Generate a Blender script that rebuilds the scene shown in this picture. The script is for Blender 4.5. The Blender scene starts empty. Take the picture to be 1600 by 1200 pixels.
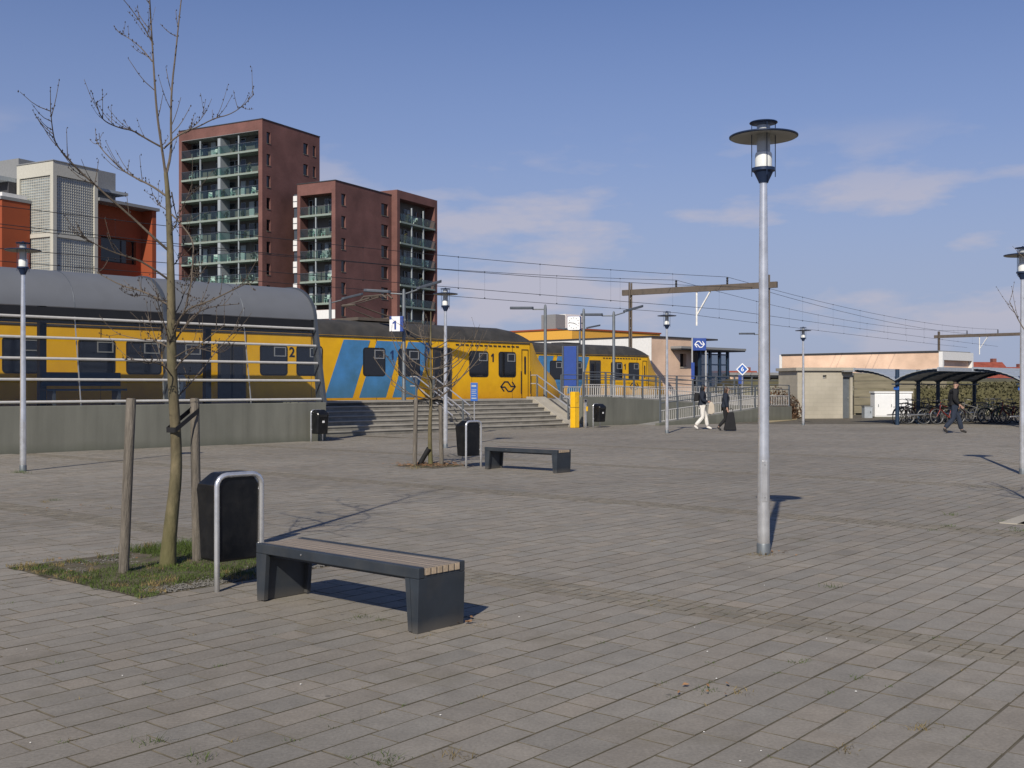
import bpy, math, random
from mathutils import Vector, Matrix, noise as mnoise
random.seed(7)
R = math.radians
sc = bpy.context.scene
COL = sc.collection

# ------------------------------------------------------------------ camera
F, CX, HY, EYE = 1700.0, 800.0, 603.0, 1.65      # focal px, centre, horizon row, eye height
cam = bpy.data.cameras.new('camera'); camo = bpy.data.objects.new('camera', cam); COL.objects.link(camo)
cam.sensor_width = 36; cam.lens = 36 * F / 1600; cam.clip_end = 5000; cam.clip_start = 0.05
camo.location = (0, 0, EYE); camo.rotation_euler = (R(90), 0, 0); cam.shift_y = 3 / 1600
sc.camera = camo
# ------------------------------------------------------------------ sky and sun
SUN_EL, SUN_AZ = 36.0, 15.3                         # light travels towards +Y, a little to +X
w = bpy.data.worlds.new('World'); sc.world = w; w.use_nodes = True
nt = w.node_tree; nt.nodes.clear(); N = nt.nodes.new; LK = nt.links.new
wo = N('ShaderNodeOutputWorld'); bg = N('ShaderNodeBackground'); sky = N('ShaderNodeTexSky')
sky.sky_type = 'NISHITA'; sky.sun_disc = False
sky.sun_elevation = R(SUN_EL); sky.sun_rotation = R(180 + SUN_AZ)
sky.air_density = 1.0; sky.dust_density = 0.35; sky.ozone_density = 3.2; sky.altitude = 0
bg.inputs['Strength'].default_value = 0.078
tc = N('ShaderNodeTexCoord'); sx = N('ShaderNodeSeparateXYZ'); LK(tc.outputs['Generated'], sx.inputs[0])
mp = N('ShaderNodeMapping'); mp.inputs['Scale'].default_value = (1.0, 1.0, 3.4); mp.inputs['Location'].default_value = (9.29, 8.8, 2.05)
LK(tc.outputs['Generated'], mp.inputs[0])
nz = N('ShaderNodeTexNoise'); nz.inputs['Scale'].default_value = 6.5; nz.inputs['Detail'].default_value = 7; nz.inputs['Roughness'].default_value = 0.53
LK(mp.outputs[0], nz.inputs['Vector'])
cr = N('ShaderNodeValToRGB'); cr.color_ramp.elements[0].position = 0.53; cr.color_ramp.elements[1].position = 0.645
LK(nz.outputs['Fac'], cr.inputs[0])
band = N('ShaderNodeValToRGB'); be = band.color_ramp.elements     # clouds lie in a belt above the horizon
be[0].position = 0.0; be[0].color = (.35, .35, .35, 1); be[1].position = 0.235; be[1].color = (0, 0, 0, 1)
e = be.new(0.07); e.color = (1, 1, 1, 1); e = be.new(0.165); e.color = (.85, .85, .85, 1)
LK(sx.outputs['Z'], band.inputs[0])
mul = N('ShaderNodeMath'); mul.operation = 'MULTIPLY'; LK(cr.outputs[0], mul.inputs[0]); LK(band.outputs[0], mul.inputs[1])
m2 = N('ShaderNodeMath'); m2.operation = 'MULTIPLY'; m2.inputs[1].default_value = 0.75; LK(mul.outputs[0], m2.inputs[0])
tint = N('ShaderNodeMixRGB'); tint.blend_type = 'MULTIPLY'; tint.inputs[0].default_value = 1; tint.inputs[2].default_value = (.74, .83, 1.14, 1)
LK(sky.outputs[0], tint.inputs[1])
hz = N('ShaderNodeValToRGB'); he = hz.color_ramp.elements           # haze thickens towards the horizon all round
he[0].position = 0.0; he[0].color = (.93, .93, .93, 1); he[1].position = 0.42; he[1].color = (0, 0, 0, 1)
e = he.new(0.10); e.color = (.80, .80, .80, 1); e = he.new(0.22); e.color = (.40, .40, .40, 1)
LK(sx.outputs['Z'], hz.inputs[0])
hm = N('ShaderNodeMixRGB'); hm.inputs[2].default_value = (4.35, 5.0, 7.0, 1); LK(hz.outputs[0], hm.inputs[0]); LK(tint.outputs[0], hm.inputs[1])
mx = N('ShaderNodeMixRGB'); mx.inputs[2].default_value = (6.6, 6.3, 7.2, 1)
LK(m2.outputs[0], mx.inputs[0]); LK(hm.outputs[0], mx.inputs[1]); LK(mx.outputs[0], bg.inputs[0]); LK(bg.outputs[0], wo.inputs[0])
sl = bpy.data.lights.new('sun', 'SUN'); slo = bpy.data.objects.new('sun', sl); COL.objects.link(slo)
sl.energy = 4.5; sl.angle = R(0.53); sl.color = (1.0, 0.93, 0.81)
ld = Vector((math.sin(R(SUN_AZ)) * math.cos(R(SUN_EL)), math.cos(R(SUN_AZ)) * math.cos(R(SUN_EL)), -math.sin(R(SUN_EL))))
slo.rotation_euler = ld.to_track_quat('-Z', 'Y').to_euler(); slo.location = (-20, -60, 50)
sc.view_settings.view_transform = 'Standard'; sc.view_settings.look = 'None'; sc.view_settings.gamma = 1
sc.view_settings.exposure = 0.0; sc.view_settings.use_curve_mapping = False

# ------------------------------------------------------------------ coordinate helpers
S2 = math.sqrt(.5); P0 = (-5.63, 33.0)              # end of the platform wall; tracks run at 45 degrees
def rail(s, t, z=0.0): return Vector((P0[0] + (s - t) * S2, P0[1] + (s + t) * S2, z))
def onp(x, y, t):                                   # pixel on the vertical plane t = const -> (s, z)
    r = (x - CX) / F; b = rail(0, t)
    s = (r * b.y - b.x) / (S2 * (1 - r)); d = b.y + S2 * s
    return s, EYE + (HY - y) / F * d
def gnd(x, y):
    d = F * EYE / (y - HY); return Vector(((x - CX) / F * d, d, 0))
def at(x, y, d): return Vector(((x - CX) / F * d, d, EYE + (HY - y) / F * d))
A45 = R(45)

# ------------------------------------------------------------------ materials
MATS = {}
KEEP = ('white', 'white_wall', 'lamp_white', 'brick_salmon', 'cloth_white', 'litter', 'insulator', 'sign_blue', 'sign_blue_mid', 'yellow_paint', 'ochre_wall', 'train_yellow', 'steel_galv', 'steel_rail')
KA = .82
def ka(name, c): return c if name in KEEP or c is None else tuple(x * KA for x in c)
def M(name, col, rough=.7, metal=0., var=.12, scale=6., bump=0., bscale=60., spec=.4, dirt=None, dscale=1.2, damt=.5, stretch=None, coat=0., foot=None, streak=0.):
    col = ka(name, col); dirt = ka(name, dirt)
    m = bpy.data.materials.new(name); m.use_nodes = True; t = m.node_tree; b = t.nodes['Principled BSDF']
    b.inputs['Roughness'].default_value = rough; b.inputs['Metallic'].default_value = metal; b.inputs['Specular IOR Level'].default_value = spec
    if coat: b.inputs['Coat Weight'].default_value = coat
    co = t.nodes.new('ShaderNodeTexCoord'); src = co.outputs['Object']
    if stretch:
        mp = t.nodes.new('ShaderNodeMapping'); mp.inputs['Scale'].default_value = stretch; t.links.new(src, mp.inputs[0]); src = mp.outputs[0]
    n = t.nodes.new('ShaderNodeTexNoise'); n.inputs['Scale'].default_value = scale; n.inputs['Detail'].default_value = 5
    t.links.new(src, n.inputs['Vector'])
    mr = t.nodes.new('ShaderNodeMapRange'); mr.inputs[1].default_value = .3; mr.inputs[2].default_value = .7
    mr.inputs[3].default_value = 1 - var; mr.inputs[4].default_value = 1 + var; t.links.new(n.outputs['Fac'], mr.inputs[0])
    mm = t.nodes.new('ShaderNodeMixRGB'); mm.blend_type = 'MULTIPLY'; mm.inputs[0].default_value = 1; mm.inputs[1].default_value = (*col, 1)
    t.links.new(mr.outputs[0], mm.inputs[2]); out = mm.outputs[0]
    if dirt:
        n2 = t.nodes.new('ShaderNodeTexNoise'); n2.inputs['Scale'].default_value = dscale; n2.inputs['Detail'].default_value = 7; n2.inputs['Roughness'].default_value = .65
        t.links.new(src, n2.inputs['Vector'])
        r2 = t.nodes.new('ShaderNodeMapRange'); r2.inputs[1].default_value = .45; r2.inputs[2].default_value = .7; r2.inputs[4].default_value = damt
        t.links.new(n2.outputs['Fac'], r2.inputs[0])
        m3 = t.nodes.new('ShaderNodeMixRGB'); m3.inputs[2].default_value = (*dirt, 1); t.links.new(r2.outputs[0], m3.inputs[0]); t.links.new(out, m3.inputs[1]); out = m3.outputs[0]
    if streak:                                        # run-off streaks down the face
        m5 = t.nodes.new('ShaderNodeMapping'); m5.inputs['Scale'].default_value = (2.2, 2.2, .10); t.links.new(co.outputs['Object'], m5.inputs[0])
        n5 = t.nodes.new('ShaderNodeTexNoise'); n5.inputs['Scale'].default_value = 1.6; n5.inputs['Detail'].default_value = 6; t.links.new(m5.outputs[0], n5.inputs['Vector'])
        r5 = t.nodes.new('ShaderNodeMapRange'); r5.inputs[1].default_value = .42; r5.inputs[2].default_value = .68; r5.inputs[3].default_value = 1.06; r5.inputs[4].default_value = 1 - streak; t.links.new(n5.outputs['Fac'], r5.inputs[0])
        m6 = t.nodes.new('ShaderNodeMixRGB'); m6.blend_type = 'MULTIPLY'; m6.inputs[0].default_value = 1; t.links.new(out, m6.inputs[1]); t.links.new(r5.outputs[0], m6.inputs[2]); out = m6.outputs[0]
    if foot:                                          # grime thrown up from below: (colour, z low, z high, amount)
        sp = t.nodes.new('ShaderNodeSeparateXYZ'); t.links.new(co.outputs['Object'], sp.inputs[0])
        n6 = t.nodes.new('ShaderNodeTexNoise'); n6.inputs['Scale'].default_value = 1.7; n6.inputs['Detail'].default_value = 6; t.links.new(co.outputs['Object'], n6.inputs['Vector'])
        ad6 = t.nodes.new('ShaderNodeMath'); ad6.operation = 'MULTIPLY_ADD'; ad6.inputs[1].default_value = (foot[2] - foot[1]) * .9; t.links.new(n6.outputs['Fac'], ad6.inputs[0]); t.links.new(sp.outputs[2], ad6.inputs[2])
        r6 = t.nodes.new('ShaderNodeMapRange'); k6 = (foot[2] - foot[1]) * .45; r6.inputs[1].default_value = foot[1] + k6; r6.inputs[2].default_value = foot[2] + k6; r6.inputs[3].default_value = foot[3]; r6.inputs[4].default_value = 0; t.links.new(ad6.outputs[0], r6.inputs[0])
        m7 = t.nodes.new('ShaderNodeMixRGB'); m7.inputs[2].default_value = (*foot[0], 1); t.links.new(r6.outputs[0], m7.inputs[0]); t.links.new(out, m7.inputs[1]); out = m7.outputs[0]
    t.links.new(out, b.inputs['Base Color'])
    if bump:
        nb = t.nodes.new('ShaderNodeTexNoise'); nb.inputs['Scale'].default_value = bscale; nb.inputs['Detail'].default_value = 4
        t.links.new(src, nb.inputs['Vector'])
        bp = t.nodes.new('ShaderNodeBump'); bp.inputs['Strength'].default_value = bump; bp.inputs['Distance'].default_value = .01
        t.links.new(nb.outputs['Fac'], bp.inputs['Height']); t.links.new(bp.outputs[0], b.inputs['Normal'])
    MATS[name] = m; return m
def GLASS(name, tint=(.8, .85, .85), refl=.12, flat=False):
    m = bpy.data.materials.new(name); m.use_nodes = True; t = m.node_tree; t.nodes.clear()
    o = t.nodes.new('ShaderNodeOutputMaterial'); tr = t.nodes.new('ShaderNodeBsdfTransparent'); gl = t.nodes.new('ShaderNodeBsdfGlossy')
    tr.inputs[0].default_value = (*tint, 1); gl.inputs['Roughness'].default_value = .04
    fr = t.nodes.new('ShaderNodeLayerWeight'); fr.inputs[0].default_value = .5
    pw = t.nodes.new('ShaderNodeMath'); pw.operation = 'POWER'; pw.inputs[1].default_value = 5; t.links.new(fr.outputs['Facing'], pw.inputs[0])
    ad = t.nodes.new('ShaderNodeMath'); ad.operation = 'MULTIPLY_ADD'; ad.inputs[1].default_value = .7; ad.inputs[2].default_value = refl; ad.use_clamp = True; t.links.new(pw.outputs[0], ad.inputs[0])
    mi = t.nodes.new('ShaderNodeMixShader'); t.links.new(ad.outputs[0], mi.inputs[0]) if not flat else setattr(mi.inputs[0], 'default_value', refl); t.links.new(tr.outputs[0], mi.inputs[1]); t.links.new(gl.outputs[0], mi.inputs[2])
    t.links.new(mi.outputs[0], o.inputs[0]); MATS[name] = m; return m
def BRICK(name, c1, c2, mortar, bw=.22, rh=.065, rough=.85, plane='xz'):
    c1, c2, mortar = ka(name, c1), ka(name, c2), ka(name, mortar)
    m = M(name, c1, rough, var=.15, scale=.6); t = m.node_tree; b = t.nodes['Principled BSDF']
    co = t.nodes.new('ShaderNodeTexCoord'); sp = t.nodes.new('ShaderNodeSeparateXYZ'); t.links.new(co.outputs['Object'], sp.inputs[0])
    ad = t.nodes.new('ShaderNodeMath'); ad.operation = 'ADD'; t.links.new(sp.outputs[0], ad.inputs[0]); t.links.new(sp.outputs[1], ad.inputs[1])
    cb = t.nodes.new('ShaderNodeCombineXYZ'); t.links.new(ad.outputs[0], cb.inputs[0]); t.links.new(sp.outputs[2], cb.inputs[1])
    br = t.nodes.new('ShaderNodeTexBrick'); t.links.new(cb.outputs[0], br.inputs['Vector'])
    br.inputs['Scale'].default_value = 1; br.inputs['Brick Width'].default_value = bw; br.inputs['Row Height'].default_value = rh; br.inputs['Mortar Size'].default_value = .006
    br.inputs['Color1'].default_value = (*c1, 1); br.inputs['Color2'].default_value = (*c2, 1); br.inputs['Mortar'].default_value = (*mortar, 1)
    n = t.nodes.new('ShaderNodeTexNoise'); n.inputs['Scale'].default_value = .35; n.inputs['Detail'].default_value = 6; t.links.new(co.outputs['Object'], n.inputs['Vector'])
    mr = t.nodes.new('ShaderNodeMapRange'); mr.inputs[1].default_value = .3; mr.inputs[2].default_value = .75; mr.inputs[3].default_value = .74; mr.inputs[4].default_value = 1.3
    t.links.new(n.outputs['Fac'], mr.inputs[0])
    mm = t.nodes.new('ShaderNodeMixRGB'); mm.blend_type = 'MULTIPLY'; mm.inputs[0].default_value = 1; t.links.new(br.outputs[0], mm.inputs[1]); t.links.new(mr.outputs[0], mm.inputs[2])
    t.links.new(mm.outputs[0], b.inputs['Base Color']); return m

M('concrete', (.205, .205, .17), .85, var=.1, scale=1.5, bump=.25, bscale=40, dirt=(.135, .14, .115), dscale=.7, damt=.45, stretch=(1, 1, .35), streak=.11, foot=((.10, .105, .075), -.05, .25, .6))
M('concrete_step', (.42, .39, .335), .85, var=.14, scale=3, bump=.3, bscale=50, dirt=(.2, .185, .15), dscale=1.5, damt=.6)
M('concrete_riser', (.30, .28, .24), .9, var=.18, scale=3, bump=.3, bscale=50, dirt=(.12, .11, .09), dscale=1.2, damt=.7)  # darker copy of the step concrete; riser shade put into its colour
M('concrete_pale', (.46, .42, .345), .85, var=.1, scale=2, bump=.2, bscale=50, dirt=(.33, .29, .22), dscale=.8, damt=.4)
M('deck', (.3, .29, .27), .85, var=.15, scale=2)
M('steel_galv', (.74, .74, .74), .27, .72, var=.08, scale=14, dirt=(.35, .34, .33), dscale=6, damt=.35, foot=((.25, .23, .2), -.02, .22, .7))
M('steel_rail', (.60, .58, .54), .45, .15, var=.08, scale=9)
M('steel_dark', (.095, .11, .135), .5, .3, var=.1, scale=5)
M('steel_grey', (.2, .22, .235), .5, .4, var=.1, scale=5)
M('lamp_blue', (.022, .04, .09), .4, .2, var=.1)
M('lamp_under', (.38, .37, .33), .6, var=.08)
M('lamp_tube', (.55, .56, .56), .4, var=.05)
M('lamp_white', (.85, .84, .8), .35, var=.03)
M('bin_black', (.006, .007, .009), .34, var=.2, scale=9, dirt=(.05, .048, .045), dscale=5, damt=.3)
M('bin_blue', (.02, .035, .07), .4, var=.15)
M('bench_paint', (.040, .050, .063), .5, .1, var=.2, scale=4, bump=.08, bscale=120, dirt=(.10, .095, .085), dscale=3, damt=.4, foot=((.13, .115, .095), -.02, .09, .7))
M('wood_slat', (.29, .24, .195), .75, var=.22, scale=5, bump=.35, bscale=30, stretch=(.5, 14, 14), dirt=(.2, .165, .13), dscale=2, damt=.6)
M('wood_end', (.52, .40, .27), .8, var=.2, scale=30)
M('stake_wood', (.19, .165, .135), .85, var=.4, scale=7, bump=1., bscale=24, stretch=(6, 6, .6), dirt=(.13, .115, .085), dscale=3, damt=.7)
M('bark', (.165, .135, .078), .85, var=.4, scale=14, bump=.9, bscale=26, dirt=(.085, .085, .04), dscale=2.6, damt=.8, stretch=(1, 1, .45), foot=((.115, .115, .035), -.1, .8, .6))
M('bark_pale', (.15, .12, .09), .85, var=.25, scale=14, bump=.4, bscale=30)
M('twig', (.115, .085, .07), .8, var=.2)
M('bud', (.055, .04, .035), .8, var=.2)
M('rubber', (.018, .018, .019), .7, var=.2)
M('grass', (.085, .125, .028), .8, var=.45, scale=3.5, spec=.2)
M('grass_dry', (.25, .19, .08), .85, var=.35, scale=4, spec=.2)
M('soil', (.13, .105, .07), .95, var=.4, scale=9, bump=.8, bscale=30, dirt=(.08, .09, .03), dscale=3, damt=.8)
M('gravel', (.19, .18, .16), .9, var=.4, scale=40)
M('leaf_dead', (.30, .165, .08), .8, var=.4, scale=9)
M('litter', (.8, .78, .72), .7, var=.1)
M('train_yellow', (.80, .435, .010), .42, var=.05, scale=2, dirt=(.5, .24, .03), dscale=.8, damt=.3, spec=.3, foot=((.40, .15, .015), .75, 2.0, .6))
M('train_blue', (.08, .28, .58), .38, var=.08, scale=2, dirt=(.06, .16, .22), dscale=.9, damt=.6, foot=((.05, .12, .14), .75, 2.4, .8))
M('train_roof', (.055, .053, .05), .75, var=.25, scale=2, dirt=(.10, .085, .07), dscale=1.5, damt=.5)
M('train_under', (.03, .028, .026), .8, var=.2)
M('train_door', (.055, .052, .05), .45, var=.15)
M('win_dark', (.014, .015, .018), .07, var=.1, spec=.6)
M('win_frame', (.02, .02, .022), .5)
M('alu', (.52, .52, .5), .4, .6, var=.05)
M('mark_dark', (.02, .022, .04), .5)
M('mark_navy', (.02, .045, .14), .5)
M('white', (.8, .8, .79), .5, var=.03)
M('sign_blue', (.02, .06, .27), .45, var=.06)
M('sign_blue_mid', (.03, .12, .42), .45, var=.05)
M('yellow_paint', (.83, .47, .015), .4, var=.06)
M('shelter_roof', (.19, .20, .215), .55, .1, var=.06, scale=2, dirt=(.17, .18, .2), dscale=1, damt=.5)
M('brick_edge', (.25, .095, .075), .85)
BRICK('brick_red', (.225, .098, .083), (.19, .083, .07), (.2, .12, .10))
BRICK('brick_salmon', (.80, .56, .40), (.76, .525, .37), (.72, .54, .41))
BRICK('block_beige', (.53, .48, .385), (.50, .455, .36), (.42, .38, .31), .42, .2)
M('orange_wall', (.37, .082, .03), .85, var=.06, scale=.8, dirt=(.32, .075, .03), dscale=.5, damt=.5)
M('ochre_wall', (.72, .38, .06), .75, var=.04)
M('slab_green', (.29, .35, .30), .7, var=.08)
M('frame_pale', (.40, .44, .46), .6, var=.06)
M('loggia_wall', (.15, .135, .12), .8, var=.15, scale=.5)
M('panel_grey', (.28, .285, .285), .6, var=.05)
M('white_wall', (.74, .73, .7), .75, var=.05)
M('stair_pale', (.60, .58, .5), .75, var=.05)
M('roof_dark', (.05, .05, .055), .8)
M('gutter_shade', (.014, .015, .018), .6)  # near-black colour stands in for the shadow under the shelter roof
M('roof_tile', (.30, .072, .045), .85, var=.25, scale=2)
M('gantry', (.165, .135, .11), .8, .2, var=.25, scale=3, dirt=(.1, .07, .05), dscale=3, damt=.5)
M('wire', (.03, .03, .035), .6)
M('insulator', (.75, .73, .68), .5)
M('shelter_blue', (.028, .055, .10), .45, .2, var=.1)
M('shelter_sheet', (.5, .54, .58), .4, .2, var=.08)
M('olive_bank', (.13, .12, .055), .9, var=.35, scale=1.1, bump=.8, bscale=6, dirt=(.16, .13, .08), dscale=.4, damt=.6)
M('hedge_leaf', (.10, .095, .04), .85, var=.35, scale=1.2)
M('hedge_olive', (.125, .115, .058), .9, var=.2, scale=.6)
M('hedge_brown', (.17, .10, .06), .85, var=.45, scale=1.5)
M('board', (.25, .22, .15), .8, var=.2, scale=1.5, stretch=(.6, 1, 5))
M('sand', (.42, .34, .2), .95, var=.2, scale=1.5)
M('ballast', (.16, .14, .125), .95, var=.35, scale=14)
M('skin', (.52, .31, .225), .55, var=.06)
M('hair_black', (.012, .011, .011), .5)
M('hair_brown', (.06, .035, .022), .5)
M('cloth_navy', (.016, .022, .038), .85, var=.15)
M('cloth_black', (.014, .014, .016), .85, var=.15)
M('cloth_white', (.72, .69, .64), .85, var=.08)
M('cloth_jeans', (.026, .036, .06), .85, var=.2)
M('cloth_cream', (.6, .52, .42), .85, var=.1)
M('shoe', (.03, .027, .025), .6)
M('bike_black', (.015, .015, .017), .4, .2)
M('bike_blue', (.03, .07, .16), .4, .2)
M('bike_red', (.22, .025, .02), .4, .2)
M('bike_silver', (.26, .26, .26), .5, .5)
M('bike_green', (.03, .1, .06), .4, .2)
M('bike_cream', (.6, .54, .4), .4)
M('asphalt', (.14, .13, .125), .9, var=.15, scale=1, dirt=(.11, .105, .1), dscale=.25, damt=.5)
GLASS('glass_clear', (.97, .98, .98), .05, True)
GLASS('glass_shelter', (.94, .945, .93), .03)
GLASS('glass_green', (.70, .82, .77), .055)
GLASS('glass_grey', (.5, .56, .6), .2)
M('glass_block', (.30, .345, .36), .16, var=.25, scale=1.5, spec=.8)

def paver_mat(name, base, obj_src):
    m = bpy.data.materials.new(name); m.use_nodes = True; t = m.node_tree; b = t.nodes['Principled BSDF']; L = t.links.new
    b.inputs['Roughness'].default_value = .82; b.inputs['Specular IOR Level'].default_value = .3
    if obj_src: oi = t.nodes.new('ShaderNodeObjectInfo'); src = oi.outputs['Color']
    else:
        a = t.nodes.new('ShaderNodeAttribute'); a.attribute_name = 'Col'; src = a.outputs['Color']
    g = t.nodes.new('ShaderNodeNewGeometry')
    def nz(scale, det, lo, hi, a0, a1):
        n = t.nodes.new('ShaderNodeTexNoise'); n.inputs['Scale'].default_value = scale; n.inputs['Detail'].default_value = det; n.inputs['Roughness'].default_value = .6
        L(g.outputs['Position'], n.inputs['Vector']); r = t.nodes.new('ShaderNodeMapRange')
        for i, v in enumerate((lo, hi, a0, a1)): r.inputs[i + 1].default_value = v
        L(n.outputs['Fac'], r.inputs[0]); return r.outputs[0], n.outputs['Fac']
    big, _ = nz(.33, 5, .3, .72, .9, 1.1); fine, ff = nz(55, 3, .3, .7, .86, 1.14); mid, _ = nz(5, 4, .3, .7, .9, 1.1)
    out = src
    for f in (big, fine, mid):
        mm = t.nodes.new('ShaderNodeMixRGB'); mm.blend_type = 'MULTIPLY'; mm.inputs[0].default_value = 1; L(out, mm.inputs[1]); L(f, mm.inputs[2]); out = mm.outputs[0]
    st, _ = nz(1.1, 7, .57, .74, 0, .55)                    # brownish stains and moss
    ms = t.nodes.new('ShaderNodeMixRGB'); ms.inputs[2].default_value = (base[0] * .62, base[1] * .60, base[2] * .5, 1); L(st, ms.inputs[0]); L(out, ms.inputs[1])
    vo = t.nodes.new('ShaderNodeTexVoronoi'); vo.inputs['Scale'].default_value = 1.6; L(g.outputs['Position'], vo.inputs['Vector'])
    gr = t.nodes.new('ShaderNodeMapRange'); gr.inputs[1].default_value = .022; gr.inputs[2].default_value = .034; gr.inputs[3].default_value = .55; gr.inputs[4].default_value = 0; L(vo.outputs['Distance'], gr.inputs[0])
    mg = t.nodes.new('ShaderNodeMixRGB'); mg.inputs[2].default_value = (.075, .068, .06, 1); L(gr.outputs[0], mg.inputs[0]); L(ms.outputs[0], mg.inputs[1])
    wt, _ = nz(.12, 3, .38, .66, .86, 1.1)                  # worn and greyer tracks
    mw = t.nodes.new('ShaderNodeMixRGB'); mw.blend_type = 'MULTIPLY'; mw.inputs[0].default_value = 1; L(mg.outputs[0], mw.inputs[1]); L(wt, mw.inputs[2])
    L(mw.outputs[0], b.inputs['Base Color'])
    bp = t.nodes.new('ShaderNodeBump'); bp.inputs['Strength'].default_value = .35; bp.inputs['Distance'].default_value = .004; L(ff, bp.inputs['Height']); L(bp.outputs[0], b.inputs['Normal'])
    MATS[name] = m
PAV = (.246, .222, .186)
paver_mat('paver_joined', PAV, False); paver_mat('paver_single', PAV, True)
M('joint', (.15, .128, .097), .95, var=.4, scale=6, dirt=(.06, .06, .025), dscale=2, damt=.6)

# ------------------------------------------------------------------ mesh builder
class MB:
    def __init__(s): s.v = []; s.f = []
    def add(s, vs, fs):
        o = len(s.v); s.v += [tuple(q) for q in vs]; s.f += [tuple(i + o for i in f) for f in fs]; return s
    def box(s, x0, x1, y0, y1, z0, z1):
        return s.add([(x0, y0, z0), (x1, y0, z0), (x1, y1, z0), (x0, y1, z0), (x0, y0, z1), (x1, y0, z1), (x1, y1, z1), (x0, y1, z1)],
                     [(0, 3, 2, 1), (4, 5, 6, 7), (0, 1, 5, 4), (1, 2, 6, 5), (2, 3, 7, 6), (3, 0, 4, 7)])
    def prism(s, poly, vec):                         # poly: closed list of 3d points, extruded by vec
        n = len(poly); vec = Vector(vec); p = [Vector(q) for q in poly]
        nrm = Vector((0, 0, 0))
        for i in range(n): nrm += p[i].cross(p[(i + 1) % n])
        if nrm.dot(vec) > 0: p.reverse()
        vs = p + [q + vec for q in p]
        fs = [tuple(range(n)), tuple(reversed(range(n, 2 * n)))] + [(i, i + n, (i + 1) % n + n, (i + 1) % n) for i in range(n)]
        return s.add(vs, fs)
    def tube(s, path, rad, n=8, caps=True):
        p = [Vector(q) for q in path]; k = len(p)
        if not hasattr(rad, '__len__'): rad = [rad] * k
        d0 = (p[1] - p[0]).normalized(); ref = Vector((0, 0, 1)) if abs(d0.z) < .9 else Vector((1, 0, 0))
        u = d0.cross(ref).normalized(); vs = []
        for i in range(k):
            d = ((p[min(i + 1, k - 1)] - p[i]).normalized() + (p[i] - p[max(i - 1, 0)]).normalized())
            if d.length < 1e-6: d = d0
            d.normalize(); u = (u - d * u.dot(d)).normalized(); v = d.cross(u)
            for j in range(n):
                a = 2 * math.pi * j / n; vs.append(p[i] + (u * math.cos(a) + v * math.sin(a)) * rad[i])
        fs = []
        for i in range(k - 1):
            for j in range(n):
                a = i * n + j; b = i * n + (j + 1) % n; fs.append((a, b, b + n, a + n))
        if caps: fs += [tuple(reversed(range(n))), tuple(range((k - 1) * n, k * n))]
        return s.add(vs, fs)
    def lathe(s, prof, n=24, c=(0, 0)):              # prof: (r, z) bottom to top
        vs = []; fs = []
        for r, z in prof:
            for j in range(n):
                a = 2 * math.pi * j / n; vs.append((c[0] + r * math.cos(a), c[1] + r * math.sin(a), z))
        for i in range(len(prof) - 1):
            for j in range(n):
                a = i * n + j; b = i * n + (j + 1) % n; fs.append((a, b, b + n, a + n))
        fs += [tuple(reversed(range(n))), tuple(range((len(prof) - 1) * n, len(prof) * n))]
        return s.add(vs, fs)
    def bar(s, a, b, w, h=None):                     # rectangular bar between points
        h = h or w; a = Vector(a); b = Vector(b); d = (b - a).normalized()
        ref = Vector((0, 0, 1)) if abs(d.z) < .95 else Vector((0, 1, 0))
        u = d.cross(ref).normalized() * w / 2; v = u.cross(d).normalized() * h / 2
        return s.prism([a - u - v, a + u - v, a + u + v, a - u + v], b - a)
    def octa(s, c, r, rz=None):
        c = Vector(c); rz = rz or r
        return s.add([c + Vector(q) for q in ((r, 0, 0), (0, r, 0), (-r, 0, 0), (0, -r, 0), (0, 0, rz), (0, 0, -rz))],
                     [(0, 1, 4), (1, 2, 4), (2, 3, 4), (3, 0, 4), (1, 0, 5), (2, 1, 5), (3, 2, 5), (0, 3, 5)])
    def build(s, name, mat, parent=None, smooth=False, bevel=0):
        me = bpy.data.meshes.new(name); me.from_pydata(s.v, [], s.f); me.update()
        return mkobj(name, me, mat, parent, smooth, bevel)
def mkobj(name, me, mat, parent=None, smooth=False, bevel=0):
    if mat is not None and len(me.materials) == 0: me.materials.append(MATS[mat] if isinstance(mat, str) else mat)
    if smooth:
        me.polygons.foreach_set('use_smooth', [True] * len(me.polygons))
        try: me.set_sharp_from_angle(angle=R(40))
        except Exception: pass
    o = bpy.data.objects.new(name, me); COL.objects.link(o)
    if parent: o.parent = parent
    if bevel:
        b = o.modifiers.new('bevel', 'BEVEL'); b.width = bevel; b.segments = 2; b.limit_method = 'ANGLE'
    return o
def thing(name, label, cat, loc=(0, 0, 0), rz=0., group=None):
    o = bpy.data.objects.new(name, None); COL.objects.link(o); o.empty_display_size = .2
    o.location = loc; o.rotation_euler = (0, 0, rz); return tag(o, label, cat, group)
def tag(o, label, cat, group=None):
    o['label'] = label; o['category'] = cat
    if group: o['group'] = group
    return o
def struct(o): o['kind'] = 'structure'; return o
def stuff(o, label=None, cat=None):
    o['kind'] = 'stuff'
    if label: o['label'] = label
    if cat: o['category'] = cat
    return o
def copy_tree(o, parent=None):
    c = o.copy(); COL.objects.link(c); c.parent = parent
    for ch in list(o.children): copy_tree(ch, c)
    return c
def dup(o, loc, rz, label, scale=None):
    c = copy_tree(o); c.location = loc; c.rotation_euler = (0, 0, rz); c['label'] = label
    if scale: c.scale = scale
    return c
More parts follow.
